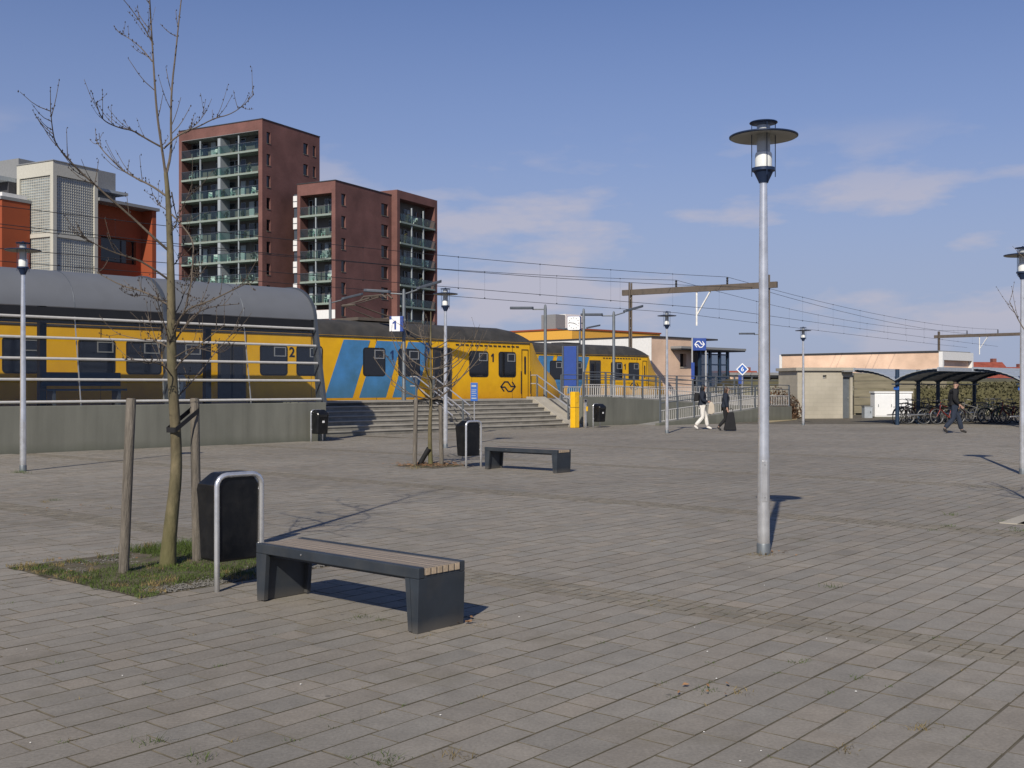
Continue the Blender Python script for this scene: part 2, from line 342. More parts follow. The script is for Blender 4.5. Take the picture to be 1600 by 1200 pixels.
def text_mesh(txt, size, depth=.004):
    cu = bpy.data.curves.new('t', 'FONT'); cu.body = txt; cu.size = size; cu.extrude = depth; cu.align_x = 'CENTER'; cu.align_y = 'CENTER'; cu.offset = .012 * size
    o = bpy.data.objects.new('t', cu); COL.objects.link(o); dg = bpy.context.evaluated_depsgraph_get()
    me = bpy.data.meshes.new_from_object(o.evaluated_get(dg)); bpy.data.objects.remove(o); bpy.data.curves.remove(cu); return me
def put_text(name, txt, size, mat, parent, mtx, depth=.004, sxy=(1, 1)):
    if txt == '1':                                    # bold one: stem with a slanting flag
        P = [(.10, -.36), (.10, .36), (-.02, .36), (-.20, .20), (-.20, .07), (-.05, .17), (-.05, -.36)]
        m = MB(); m.prism([mtx @ Vector((x * size * sxy[0], y * size * sxy[1], -depth)) for x, y in P], mtx.to_3x3() @ Vector((0, 0, 2 * depth))); return m.build(name, mat, parent)
    me = text_mesh(txt, size, depth); me.transform(Matrix.Diagonal((sxy[0], sxy[1], 1, 1))); me.transform(mtx); me.materials.clear()
    return mkobj(name, me, mat, parent)
def facing(loc, xdir, normal):                       # text frame: x along xdir, z along normal
    x = Vector(xdir).normalized(); z = Vector(normal).normalized(); y = z.cross(x)
    m = Matrix((x, y, z)).transposed().to_4x4(); m.translation = Vector(loc); return m
def facade(mb, f, u0, u1, z0, z1, holes, depth=.25, back=False):
    """flat wall sheet with rectangular openings and reveals; f(u, z, d) -> point, d = depth into the wall"""
    us = sorted({u0, u1, *[h[0] for h in holes], *[h[1] for h in holes]}); zs = sorted({z0, z1, *[h[2] for h in holes], *[h[3] for h in holes]})
    for i in range(len(us) - 1):
        for j in range(len(zs) - 1):
            cu, cz = (us[i] + us[i + 1]) / 2, (zs[j] + zs[j + 1]) / 2
            if any(h[0] < cu < h[1] and h[2] < cz < h[3] for h in holes): continue
            mb.add([f(us[i], zs[j], 0), f(us[i + 1], zs[j], 0), f(us[i + 1], zs[j + 1], 0), f(us[i], zs[j + 1], 0)], [(0, 1, 2, 3)])
    for a, b, c, d in holes:
        P = [(a, c), (b, c), (b, d), (a, d)]
        for k in range(4):
            p, q = P[k], P[(k + 1) % 4]
            mb.add([f(*p, 0), f(*p, depth), f(*q, depth), f(*q, 0)], [(0, 1, 2, 3)])
        if back: mb.add([f(a, c, depth), f(b, c, depth), f(b, d, depth), f(a, d, depth)], [(0, 1, 2, 3)])

# ================================================================== THE SETTING
PA = R(50.5); PC, PS = math.cos(PA), math.sin(PA)
def st2xy(a, b, z=0.): return Vector((a * PC - b * PS, a * PS + b * PC, z))   # paving grid (rows run along a)
def q45(a, b, z=0.): return Vector(((a - b) * S2, (a + b) * S2, z))
struct(MB().add([(-1500, -300, -.06), (1500, -300, -.06), (1500, 3000, -.06), (-1500, 3000, -.06)], [(0, 1, 2, 3)]).build('ground', 'asphalt'))
mb = MB(); mb.add([q45(-14, -40, -.004), q45(62, -40, -.004), q45(62, 27.2, -.004), q45(-14, 27.2, -.004)], [(0, 1, 2, 3)])
mb.add([q45(19.2, 27.2, -.004), q45(62, 27.2, -.004), q45(62, 30, -.004), q45(19.2, 30, -.004)], [(0, 1, 2, 3)])
plaza = struct(mb.build('plaza_paving', 'joint'))

GUT = [(6.84, 7.32), (12.66, 13.14), (18.46, 18.94), (24.26, 24.74)]
PITS = [(4.7, 6.65, 7.6, 9.8), (15.75, 16.95, 15.0, 16.2), (13.9, 15.1, 2.6, 3.8)]
def visible(p, mx=.5, add=1.6): return 2.0 < p.y < 47 and abs(p.x) < mx * p.y + add
def paver_geo(L, W, tilt=(0, 0), z=0.):
    b = .006; hl, hw = L / 2 - .0042, W / 2 - .0046; vs = []
    for dx, dy, dz in ((.0015, .0015, 0), (0, 0, -.0015), (0, 0, -.03)):
        for sx_, sy_ in ((-1, -1), (1, -1), (1, 1), (-1, 1)):
            x, y = sx_ * (hl - dx), sy_ * (hw - dy); vs.append((x, y, z + dz + x * tilt[0] + y * tilt[1]))
    fs = [(0, 1, 2, 3)]
    for r in (0, 4):
        for k in range(4): fs.append((r + k, r + 4 + k, r + 4 + (k + 1) % 4, r + (k + 1) % 4))
    return vs, fs
rp = random.Random(3); cells = []; W = .2
def tone(rg, L=.3):
    v = rg.choice((.95, .98, 1., 1., 1.02, 1.04)) * rg.uniform(.98, 1.02); h = rg.uniform(-.02, .02)
    if L < .25: v *= 1.07; h += .015
    if rg.random() < .05: v *= 1.05; h += .02
    if rg.random() < .02: v *= .92
    return (PAV[0] * v * (1 + h), PAV[1] * v, PAV[2] * v * (1 - h), 1)
for row in range(-110, 147):
    b = row * W + W / 2; a = -8 + rp.uniform(0, .4)
    while a < 52:
        L = rp.choice((.2, .3, .3, .4, .4)); e = a + L
        g = next((q for q in GUT if q[0] < e and a < q[1]), None)
        if g:
            if a >= g[0] - .05: a = g[1]; continue
            e = g[0]; L = e - a
        pit = next((q for q in PITS if q[2] < b < q[3] and q[0] < e and a < q[1]), None)
        if pit:
            if a >= pit[0] - .05: a = pit[1]; continue
            e = pit[0]; L = e - a
        c = st2xy((a + e) / 2, b)
        if visible(c) and L > .04 and ((c.y - c.x) * S2 < 27.2 or ((c.x + c.y) * S2 > 19.45 and (c.y - c.x) * S2 < 29.25)): cells.append((c.y * c.y + c.x * c.x, c, L))
        a = e
cells.sort(key=lambda q: q[0])
near = [q for q in cells if q[1].y * 1.02 > F * EYE / 597 and abs(q[1].x) < .475 * q[1].y][:300]; nid = {id(q) for q in near}
shared = {}
for q in near:                                       # the 300 nearest pavers are single pieces
    k = round(q[2], 2)
    if k not in shared:
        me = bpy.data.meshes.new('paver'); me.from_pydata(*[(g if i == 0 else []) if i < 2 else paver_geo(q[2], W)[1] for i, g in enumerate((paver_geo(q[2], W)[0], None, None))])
        me.materials.append(MATS['paver_single']); me.materials.append(MATS['joint']); me.polygons.foreach_set('material_index', [0] + [1] * 8); shared[k] = me  # side and bevel faces darkened in colour to hide their sunlit brightness
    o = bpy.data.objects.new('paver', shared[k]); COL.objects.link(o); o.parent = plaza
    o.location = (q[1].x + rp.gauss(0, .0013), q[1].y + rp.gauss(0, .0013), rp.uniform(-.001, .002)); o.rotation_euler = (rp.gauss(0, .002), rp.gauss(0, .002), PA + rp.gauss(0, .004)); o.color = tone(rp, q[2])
def joined_blocks(name, items, parent):              # items: centre, L, W, angle, tone
    vs = []; fs = []; cols = []
    for c, L, Wd, ang, tn in items:
        c = c + Vector((rp.gauss(0, .0012), rp.gauss(0, .0012), 0)); ang += rp.gauss(0, .004)
        gv, gf = paver_geo(L, Wd, (rp.gauss(0, .002), rp.gauss(0, .002)), rp.uniform(-.001, .002)); o = len(vs); ca, sa = math.cos(ang), math.sin(ang)
        vs += [(c.x + x * ca - y * sa, c.y + x * sa + y * ca, c.z + z) for x, y, z in gv]; fs += [tuple(i + o for i in f) for f in gf]; cols += [tn] * 36
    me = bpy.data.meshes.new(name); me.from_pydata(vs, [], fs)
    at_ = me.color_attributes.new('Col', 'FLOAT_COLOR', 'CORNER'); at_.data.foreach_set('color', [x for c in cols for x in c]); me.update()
    me.materials.append(MATS['paver_joined']); me.materials.append(MATS['joint']); me.polygons.foreach_set('material_index', ([0] + [1] * 8) * len(items))  # sides and bevels darkened to joint colour, so sunlit edges stay dim
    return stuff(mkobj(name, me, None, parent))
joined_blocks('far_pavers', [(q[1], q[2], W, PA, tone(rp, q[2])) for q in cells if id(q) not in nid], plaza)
it = []
for g0, g1 in GUT:                                   # drainage rows of small worn bricks, a little sunken
    for k in range(4):
        a = g0 + (k + .5) * (g1 - g0) / 4; b = -24.
        while b < 29:
            L = rp.choice((.1, .1, .2)); c = st2xy(a, b + L / 2, -.001)
            if visible(c) and (c.y - c.x) * S2 < 27: tn = tone(rp); f = rp.uniform(.84, .99); it.append((c, (g1 - g0) / 4, L, PA + rp.gauss(0, .02), (tn[0] * f, tn[1] * f * .98, tn[2] * f * .92, 1)))
            b += L
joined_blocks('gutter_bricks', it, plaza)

# tree pits
def pit(idx, name, mat='soil'):
    a0, a1, b0, b1 = PITS[idx]; n = 14; vs = []; fs = []
    for i in range(n + 1):
        for j in range(n + 1):
            p = st2xy(a0 + (a1 - a0) * i / n, b0 + (b1 - b0) * j / n); e = min(i, j, n - i, n - j)
            p.z = .001 + min(e, 3) * .006 + .025 * mnoise.noise(p * 2.5) * min(e, 2) / 2; vs.append(p)
    for i in range(n):
        for j in range(n): k = i * (n + 1) + j; fs.append((k, k + n + 1, k + n + 2, k + 1))
    return struct(MB().add(vs, fs).build(name, mat, smooth=True))
pit(0, 'tree_pit_soil'); pit(1, 'tree_pit_soil'); pit(2, 'tree_pit_soil')
rg = random.Random(11)
def blade(mb, p, h, wd, lean):
    a = rg.uniform(0, 6.28); u = Vector((math.cos(a), math.sin(a), 0)); l = Vector((rg.gauss(0, lean), rg.gauss(0, lean), 1)).normalized() * h
    mid = p + l * .55; tip = p + l + Vector((rg.gauss(0, lean), rg.gauss(0, lean), -.15)) * h * .5
    mb.add([p - u * wd, p + u * wd, mid + u * wd * .7, mid - u * wd * .7, tip], [(0, 1, 2, 3), (3, 2, 4)])
gm, dm = MB(), MB()
a0, a1, b0, b1 = PITS[0]
for k in range(19000):
    a, b = rg.uniform(a0 - .1, a1 + .1), rg.uniform(b0 - .1, b1 + .1); p = st2xy(a, b)
    out_ = max(a0 - a, a - a1, b0 - b, b - b1)
    if out_ > 0 and out_ > .09 * (mnoise.noise(p * 4) + .35): continue
    n = mnoise.noise(p * 1.9 + Vector((3, 1, 0))); n2 = mnoise.noise(p * 5)
    ed = (a - a0) / (a1 - a0); fr = (b - b0) / (b1 - b0)
    if fr < .17 and ed > .12 and n < .35: continue      # gravel strip along the front edge
    if fr > .62 and .12 < ed < .6 and n2 < .2: continue   # bare patch behind
    p.z = .0 + .012
    dry = n2 + n * .6 + (.45 if min(ed, fr, 1 - ed, 1 - fr) < .08 else 0) + (.25 if ed < .25 else 0)
    tall = 1 + max(0, n) * 1.2 + (1.4 if (ed > .55 and fr > .7) else 0)
    blade(dm if dry > .62 else gm, p, rg.uniform(.018, .048) * tall, rg.uniform(.0016, .003), .5)
stuff(gm.build('grass', 'grass'), 'short green grass in the pit around the staked young tree', 'grass')
stuff(dm.build('dry_grass', 'grass_dry'), 'yellowed dry grass along the edges of the near tree pit', 'grass')
gv = MB()
for k in range(2600):
    a, b = rg.uniform(a0 + .15, a1), b0 + abs(rg.gauss(0, .17)) + .02
    if rg.random() < .25: a, b = rg.uniform(a0 + .2, a0 + 1.2), b0 + rg.uniform(1.4, 2.0)
    if b > b1 - .02: continue
    p = st2xy(a, b, rg.uniform(.0, .016)); gv.octa(p, rg.uniform(.006, .014), rg.uniform(.004, .009))
stuff(gv.build('gravel', 'gravel'), 'grey gravel strip along the front of the near tree pit', 'gravel')
lf = MB()
def leaf(mb, p, r):
    a = rg.uniform(0, 6.28); c, s_ = math.cos(a) * r, math.sin(a) * r
    mb.add([p + Vector((c, s_, rg.uniform(0, .012))), p + Vector((-s_ * .5, c * .5, .012)), p + Vector((-c, -s_, rg.uniform(0, .012))), p + Vector((s_ * .5, -c * .5, .004))], [(0, 1, 2, 3)])
for k in range(420):
    a, b = rg.gauss(16.36, .35), rg.gauss(15.65, .35); leaf(lf, st2xy(a, b, .025), rg.uniform(.02, .05))
for c, n, r in ((gnd(1205, 866), 14, .1), (gnd(735, 976), 9, .07), (gnd(262, 880), 60, .5), (gnd(100, 795), 8, .3), (gnd(1100, 1080), 6, .12)):
    for k in range(n): leaf(lf, c + Vector((rg.gauss(0, r), rg.gauss(0, r), .012)), rg.uniform(.012, .028))
stuff(lf.build('fallen_leaves', 'leaf_dead'), 'brown fallen leaves scattered round trees and lamp foot', 'leaves')
# weeds in the joints and bits of litter
wm, wd = MB(), MB(); spots = []
for px, py in ((745, 978), (660, 997), (596, 970), (562, 966), (1105, 1080), (1157, 1082), (1340, 1060), (1250, 1035), (1320, 1172), (1415, 760), (1300, 918), (1440, 1138),
               (600, 1195), (610, 1188), (715, 1182), (70, 785), (85, 782), (170, 795), (310, 1186), (245, 1160), (35, 738), (28, 739), (44, 740), (450, 690), (370, 693), (497, 884), (486, 880),
               (1198, 868), (1180, 868), (1520, 760), (648, 733), (1490, 805), (1570, 815), (1590, 830), (1585, 826), (1480, 822), (1455, 829)):
    spots.append((gnd(px, py), rg.uniform(.6, 1.3) * (2.6 if py < 745 else 1.25)))
for k in range(170):
    px, py = rg.uniform(0, 1600), rg.uniform(720, 1195); p = gnd(px, py); b = -p.x * PS + p.y * PC; b = round(b / W) * W; a = p.x * PC + p.y * PS
    spots.append((st2xy(a, b), rg.uniform(.2, .6)))
for k in range(150):
    g = rg.choice(GUT[:2]); a = rg.uniform(g[0] - .03, g[1] + .03); b = rg.uniform(-8, 14); p = st2xy(a, b)
    if visible(p): spots.append((p, rg.uniform(.2, .5)))
for p, sz in spots:
    d = wm if rg.random() < .55 else wd
    for j in range(int(8 + 22 * sz)):
        blade(d, p + Vector((rg.gauss(0, .03 * sz), rg.gauss(0, .022 * sz), -.012)), rg.uniform(.014, .05) * (sz + .25), .0022, .7)
stuff(wm.build('weeds', 'grass'), 'small green weeds growing in the paving joints', 'weeds')
stuff(wd.build('dry_weeds', 'grass_dry'), 'small withered weeds in the paving joints', 'weeds')
lt = MB()
for k in range(22):
    px, py = rg.uniform(0, 1600), rg.uniform(700, 1195); p = gnd(px, py); p.z = .006; lt.octa(p, rg.uniform(.003, .008), .003)
stuff(lt.build('litter', 'litter'), 'tiny pale cigarette ends and crumbs strewn over the paving', 'litter')

# concrete kerb slabs round the tree pit at the right edge
for k, (a, b, l, wd_) in enumerate(((14.0, 3.2, .38, .8), (14.5, 3.65, 1.38, .3), (15.0, 3.2, .3, .5), (14.5, 2.75, 1.2, .3))):
    o = tag(MB().box(-l / 2, l / 2, -wd_ / 2, wd_ / 2, -.03, .012).build('kerb_slab', 'concrete_pale', bevel=.008),
            ('pale concrete kerb slab on the left side of the right-hand tree pit', 'pale concrete kerb slab behind the right-hand tree pit',
             'pale concrete kerb slab on the far right of the right-hand tree pit', 'pale concrete kerb slab in front of the right-hand tree pit')[k], 'kerb', 'kerb slabs round the right tree pit')
    o.location = st2xy(a, b); o.rotation_euler.z = PA

# ------------------------------------------------------------------ platform, wall, stairs, ramp (local axes: x along the track, y towards it)
RO = rail(0, 0); PZ = 1.1; T1 = 6.0; T2 = 15.6
pf = struct(MB().box(-45, -.26, .27, 5.9, -.05, PZ - .004).box(-.26, 14.0, 4.03, 5.9, -.05, PZ).box(14.0, 42, 3.45, 5.9, -.05, PZ - .008).build('station_platform', 'deck'))
e2 = MB().box(-45, 42, 5.55, 5.93, PZ - .3, PZ + .012).build('platform_edge', 'concrete_pale', pf)
pf2 = struct(MB().box(-45, 42, 10.6, 15.2, -.05, PZ).build('island_platform', 'deck'))
tb = struct(MB().box(-60, 160, 6.0, 10.5, -.05, .12).box(-60, 160, 15.3, 20.5, -.05, .12).build('track_bed', 'ballast'))
for tt in (T1 + .73, T1 + 2.17, T2 + .73, T2 + 2.17): MB().box(-60, 160, tt - .035, tt + .035, .12, .28).build('running_rail', 'gantry', tb)
for o in (pf, pf2, tb): o.location = RO; o.rotation_euler.z = A45
wall = thing('platform_wall', 'long low grey-green concrete retaining wall below the glazed shelter', 'wall', RO, A45)
for k in range(7): MB().box(-4.95 * (k + 1) + .006, -4.95 * k - .006 - (.26 if k == 0 else 0) * 0, 0, .25, -.05, 1.15).build('wall_panel', 'concrete', wall, bevel=.012)
MB().box(-.25, 0, .252, 4.02, -.05, 1.148).build('wall_return', 'concrete', wall, bevel=.012)
stairs = thing('concrete_stairs', 'broad flight of pale concrete steps up to the platform', 'stairs', RO, A45)
NS_ = 7; RH = PZ / NS_
for k in range(NS_):
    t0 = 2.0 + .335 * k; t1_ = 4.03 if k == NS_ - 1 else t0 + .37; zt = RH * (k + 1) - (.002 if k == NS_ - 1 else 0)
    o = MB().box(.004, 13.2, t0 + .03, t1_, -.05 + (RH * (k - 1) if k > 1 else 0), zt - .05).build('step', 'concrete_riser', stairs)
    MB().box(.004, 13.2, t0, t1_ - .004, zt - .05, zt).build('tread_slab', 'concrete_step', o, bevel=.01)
MB().prism([(13.2, 2.0, -.05), (13.2, 2.0, .06), (13.2, 4.05, 1.2), (13.2, 4.4, 1.2), (13.2, 4.4, -.05)], (.8, 0, 0)).build('cheek_wall', 'concrete_pale', stairs, bevel=.012)
ramp = thing('access_ramp', 'concrete switchback wheelchair ramp with long grey side wall right of the stairs', 'ramp', RO, A45)
MB().prism([(14.003, 2.0, -.05), (14.003, 2.0, 1.2), (15.6, 2.0, 1.2), (25.5, 2.0, .68), (27.4, 2.0, .66), (27.4, 2.0, -.05)], (0, .2, 0)).build('side_wall', 'concrete', ramp, bevel=.012)
MB().prism([(14.003, 2.2, -.05), (14.003, 2.2, 1.09), (15.6, 2.2, 1.09), (25.5, 2.2, .56), (27.4, 2.2, .55), (27.4, 2.2, -.05)], (0, 1.24, 0)).build('upper_flight', 'deck', ramp)
MB().prism([(16.9, .3, -.05), (16.9, .3, .10), (25.5, .3, .68), (27.4, .3, .66), (27.4, .3, -.05)], (0, .2, 0)).build('lower_side_wall', 'concrete', ramp, bevel=.012)
MB().prism([(16.9, .5, -.05), (25.5, .5, .56), (27.4, .5, .55), (27.4, .5, -.05)], (0, 1.49, 0)).build('lower_flight', 'deck', ramp)

def railing(name, label, pts, gap=1.25, heights=(.5, .82, 1.02), bal=True, mat='steel_grey', rr=.022):
    """pts in platform coordinates (s, t, z) of the foot line"""
    r = thing(name, label, 'railing', RO, A45); P = [Vector(p) for p in pts]
    for i in range(len(P) - 1):
        a, b = P[i], P[i + 1]; L = (b - a).length; n = max(1, round(L / gap))
        for k in range(n + (1 if i == len(P) - 2 else 0)):
            q = a.lerp(b, k / n); MB().box(q.x - .05, q.x + .05, q.y - .02, q.y + .02, q.z - .06, q.z + heights[-1]).build('post', mat, r)
    for h in heights: MB().tube([p + Vector((0, 0, h)) for p in P], rr, 6).build('rail', mat if h != heights[0] else 'steel_rail', r)
    if bal:
        m = MB(); m.tube([p + Vector((0, 0, .06)) for p in P], .016, 5)
        for i in range(len(P) - 1):
            a, b = P[i], P[i + 1]; n = int((b - a).length / .14)
            for k in range(n): q = a.lerp(b, (k + .5) / n); m.box(q.x - .008, q.x + .008, q.y - .008, q.y + .008, q.z + .06, q.z + heights[0])
        stuff(m.build('balusters', 'steel_rail', r))
    return r
railing('ramp_railing', 'grey steel railing along the top of the ramp side wall beside the stairs', [(14.2, 2.1, 1.2), (15.6, 2.1, 1.2), (25.5, 2.1, .68), (27.3, 2.1, .66)])
railing('ramp_railing', 'grey steel railing on the lower ramp flight behind the two walking women', [(17.1, .4, .11), (25.5, .4, .68), (27.3, .4, .66)])
railing('ramp_railing', 'grey steel railing at the back of the ramp along the platform', [(14.4, 3.5, PZ), (27.3, 3.5, PZ), (40, 3.5, PZ)], gap=1.6)

def handrail(name, label, s, t0, t1, z0, z1, ends=True):
    r = thing(name, label, 'handrail', RO, A45)
    for h in (.55, .9):
        p = [(s, t0 - .25, z0 + h - .13), (s, t0, z0 + h), (s, t1, z1 + h), (s, t1 + .35, z1 + h)]
        MB().tube(p, .024, 8).build('rail', 'steel_galv', r, smooth=True)
    for t, z in ((t0 + .15, z0 + .08), (t1, z1)): MB().box(s - .03, s + .03, t - .03, t + .03, z - .05, z + .9).build('post', 'steel_grey', r)
handrail('stair_handrail', 'left pair of sloping steel handrails in the middle of the stairs', 6.9, 2.2, 4.0, .157, PZ)
handrail('stair_handrail', 'right pair of sloping steel handrails in the middle of the stairs', 7.75, 2.2, 4.0, .157, PZ)
handrail('stair_handrail', 'sloping steel handrail above the cheek wall at the right end of the stairs', 13.6, 2.25, 4.15, .18, 1.2)

# ------------------------------------------------------------------ platform shelter
sh = thing('platform_shelter', 'long glazed platform shelter with grey barrel roof and horizontal steel rails', 'shelter', rail(0, 0, PZ), A45)
def arc(off=0.):                                      # roof profile in (t, z above platform)
    pr = []
    for k in range(13):
        a = R(180 - 90 * k / 12); pr.append((2.0 + (1.42 + off) * math.cos(a), 2.58 + (1.05 + off) * math.sin(a)))
    return pr + [(3.2, 3.6 + off), (4.3, 3.42 + off)]
def front(z): return .14 + .44 * (max(0, z) / 2.58)   # leaning front face
S0 = -14.9
pr = arc(); pi_ = arc(-.05)
for k in range(3):
    s1, s0 = -4.97 * k - .05, -4.97 * (k + 1) + .05
    m = MB(); n = len(pr)
    for s in (s0, s1): m.v += [(s, t, z) for t, z in pr] + [(s, t, z) for t, z in pi_]
    for j in range(n - 1):
        m.f += [(j, j + 1, 2 * n + j + 1, 2 * n + j), (n + j, 3 * n + j, 3 * n + j + 1, n + j + 1)]
    m.f += [(0, 2 * n, 3 * n, n), (n - 1, 2 * n - 1, 4 * n - 1, 3 * n - 1)]
    for b in (0, 2 * n): m.f += [(b + j, b + n + j, b + n + j + 1, b + j + 1) if b == 0 else (b + j, b + j + 1, b + n + j + 1, b + n + j) for j in range(n - 1)]
    m.build('roof_panel', 'shelter_roof', sh, smooth=True)
    MB().box(s0, s1, .6, .72, 2.16, 2.56).build('gutter_shade_beam', 'gutter_shade', sh)  # beam enlarged and painted near black as the roof's underside shadow
    # glass panes, two per bay, leaning
    for h in range(2):
        a, b = s0 + (s1 - s0) * h / 2 + .03, s0 + (s1 - s0) * (h + 1) / 2 - .03
        MB().prism([(a, front(.1) + .06, .1), (b, front(.1) + .06, .1), (b, front(2.3) + .06, 2.34), (a, front(2.3) + .06, 2.34)], (0, .01, 0)).build('glass_pane', 'glass_shelter', sh)
    mm = (s0 + s1) / 2; MB().tube([(mm, t, z + .004) for t, z in pr], .010, 4).build('roof_seam', 'steel_dark', sh); MB().bar((mm, front(0) + .05, 0), (mm, front(2.3) + .05, 2.34), .026).build('mullion', 'alu', sh)
    MB().box(mm - .09, mm + .09, 2.6, 2.80, 0, 3.4).build('rear_column', 'steel_dark', sh)
for k in range(4):
    s = -4.97 * k
    ring = [(t, z) for t, z in arc(.04)]; inner = [(t, z) for t, z in arc(-.16)]
    poly = [(.02, -.02), (.52, 2.3)] + ring + list(reversed(inner)) + [(.74, 2.3), (.42, -.02)]
    m = MB(); q = [(s - .045, t, z) for t, z in ring]; q2 = [(s - .045, t, z) for t, z in inner]
    for j in range(len(ring) - 1): m.prism([q[j], q[j + 1], q2[j + 1], q2[j]], (.09, 0, 0))
    m.prism([(s - .045, .02, -.02), (s - .045, ring[0][0], 2.58), (s - .045, inner[0][0], 2.58), (s - .045, .46, -.02)], (.09, 0, 0))
    m.build('frame', 'steel_dark', sh)
for z in (.10, .66, 1.19, 1.72, 2.24):
    MB().tube([(S0, front(z) - .05, z + .05), (-.12, front(z) - .05, z + .05)], .035, 8).build('rail', 'steel_rail', sh, smooth=True)
b_ = thing('shelter_bench', 'dark blue bench with low backrest inside the platform shelter', 'bench', rail(-6.6, 1.9, PZ), A45)
MB().box(-1.1, 1.1, -.2, .22, .42, .47).build('seat', 'shelter_blue', b_); MB().box(-1.1, 1.1, .2, .25, .55, .92).build('backrest', 'shelter_blue', b_)
for x in (-.9, .9): MB().box(x - .04, x + .04, -.15, .24, 0, .42).build('leg', 'steel_dark', b_)
b_ = thing('shelter_bin', 'grey-blue square litter bin inside the platform shelter', 'bin', rail(-4.35, 1.2, PZ), A45)
MB().prism([(-.24, -.2, .12), (-.26, -.2, .75), (-.2, -.2, .86), (.2, -.2, .86), (.26, -.2, .75), (.24, -.2, .12)], (0, .4, 0)).build('bin_body', 'panel_grey', b_, bevel=.01)
MB().box(-.16, .16, -.21, -.202, .3, .68).build('front_panel', 'frame_pale', b_); MB().box(-.04, .04, -.04, .04, 0, .12).build('foot', 'steel_dark', b_)

# ------------------------------------------------------------------ trains
def stroke(mb, pts, w, th, f):                        # flat thick polyline with mitred joints; f(x, y, d) -> point
    n = len(pts); L = []; Rr = []
    for i in range(n):
        p = Vector(pts[i]); d1 = (Vector(pts[min(i + 1, n - 1)]) - Vector(pts[max(i - 1, 0)]))
        if 0 < i < n - 1:
            e1 = (p - Vector(pts[i - 1])).normalized(); e2_ = (Vector(pts[i + 1]) - p).normalized(); t_ = (e1 + e2_).normalized(); k = 1 / max(.4, t_.dot(e1))
        else: t_ = d1.normalized(); k = 1
        nn = Vector((-t_.y, t_.x)) * w / 2 * k; L.append(p + nn); Rr.append(p - nn)
    for i in range(n - 1):
        q = [L[i], L[i + 1], Rr[i + 1], Rr[i]]
        mb.add([f(a.x, a.y, 0) for a in q] + [f(a.x, a.y, th) for a in q], [(0, 1, 2, 3), (7, 6, 5, 4), (0, 4, 5, 1), (1, 5, 6, 2), (2, 6, 7, 3), (3, 7, 4, 0)])
def ns_logo(mb, f, sz):
    A = [(405, 780), (383, 750), (408, 718), (430, 718), (452, 748), (478, 748)]; B = [(460, 718), (481, 749), (455, 780), (432, 780), (410, 752), (385, 752)]
    for P in (A, B): stroke(mb, [((x - 431) / 100 * sz, (749 - y) / 100 * sz) for x, y in P], .085 * sz, .006, f)
def rrect(a, b, c, d, r=.12, n=4):
    pts = []
    for cx_, cz_, a0_ in ((b - r, d - r, 0), (a + r, d - r, 90), (a + r, c + r, 180), (b - r, c + r, 270)):
        for k in range(n + 1): q = R(a0_ + 90 * k / n); pts.append((cx_ + r * math.cos(q), cz_ + r * math.sin(q)))
    return pts
T0 = onp(828, 560, T1)[0]                              # s of the cab corner
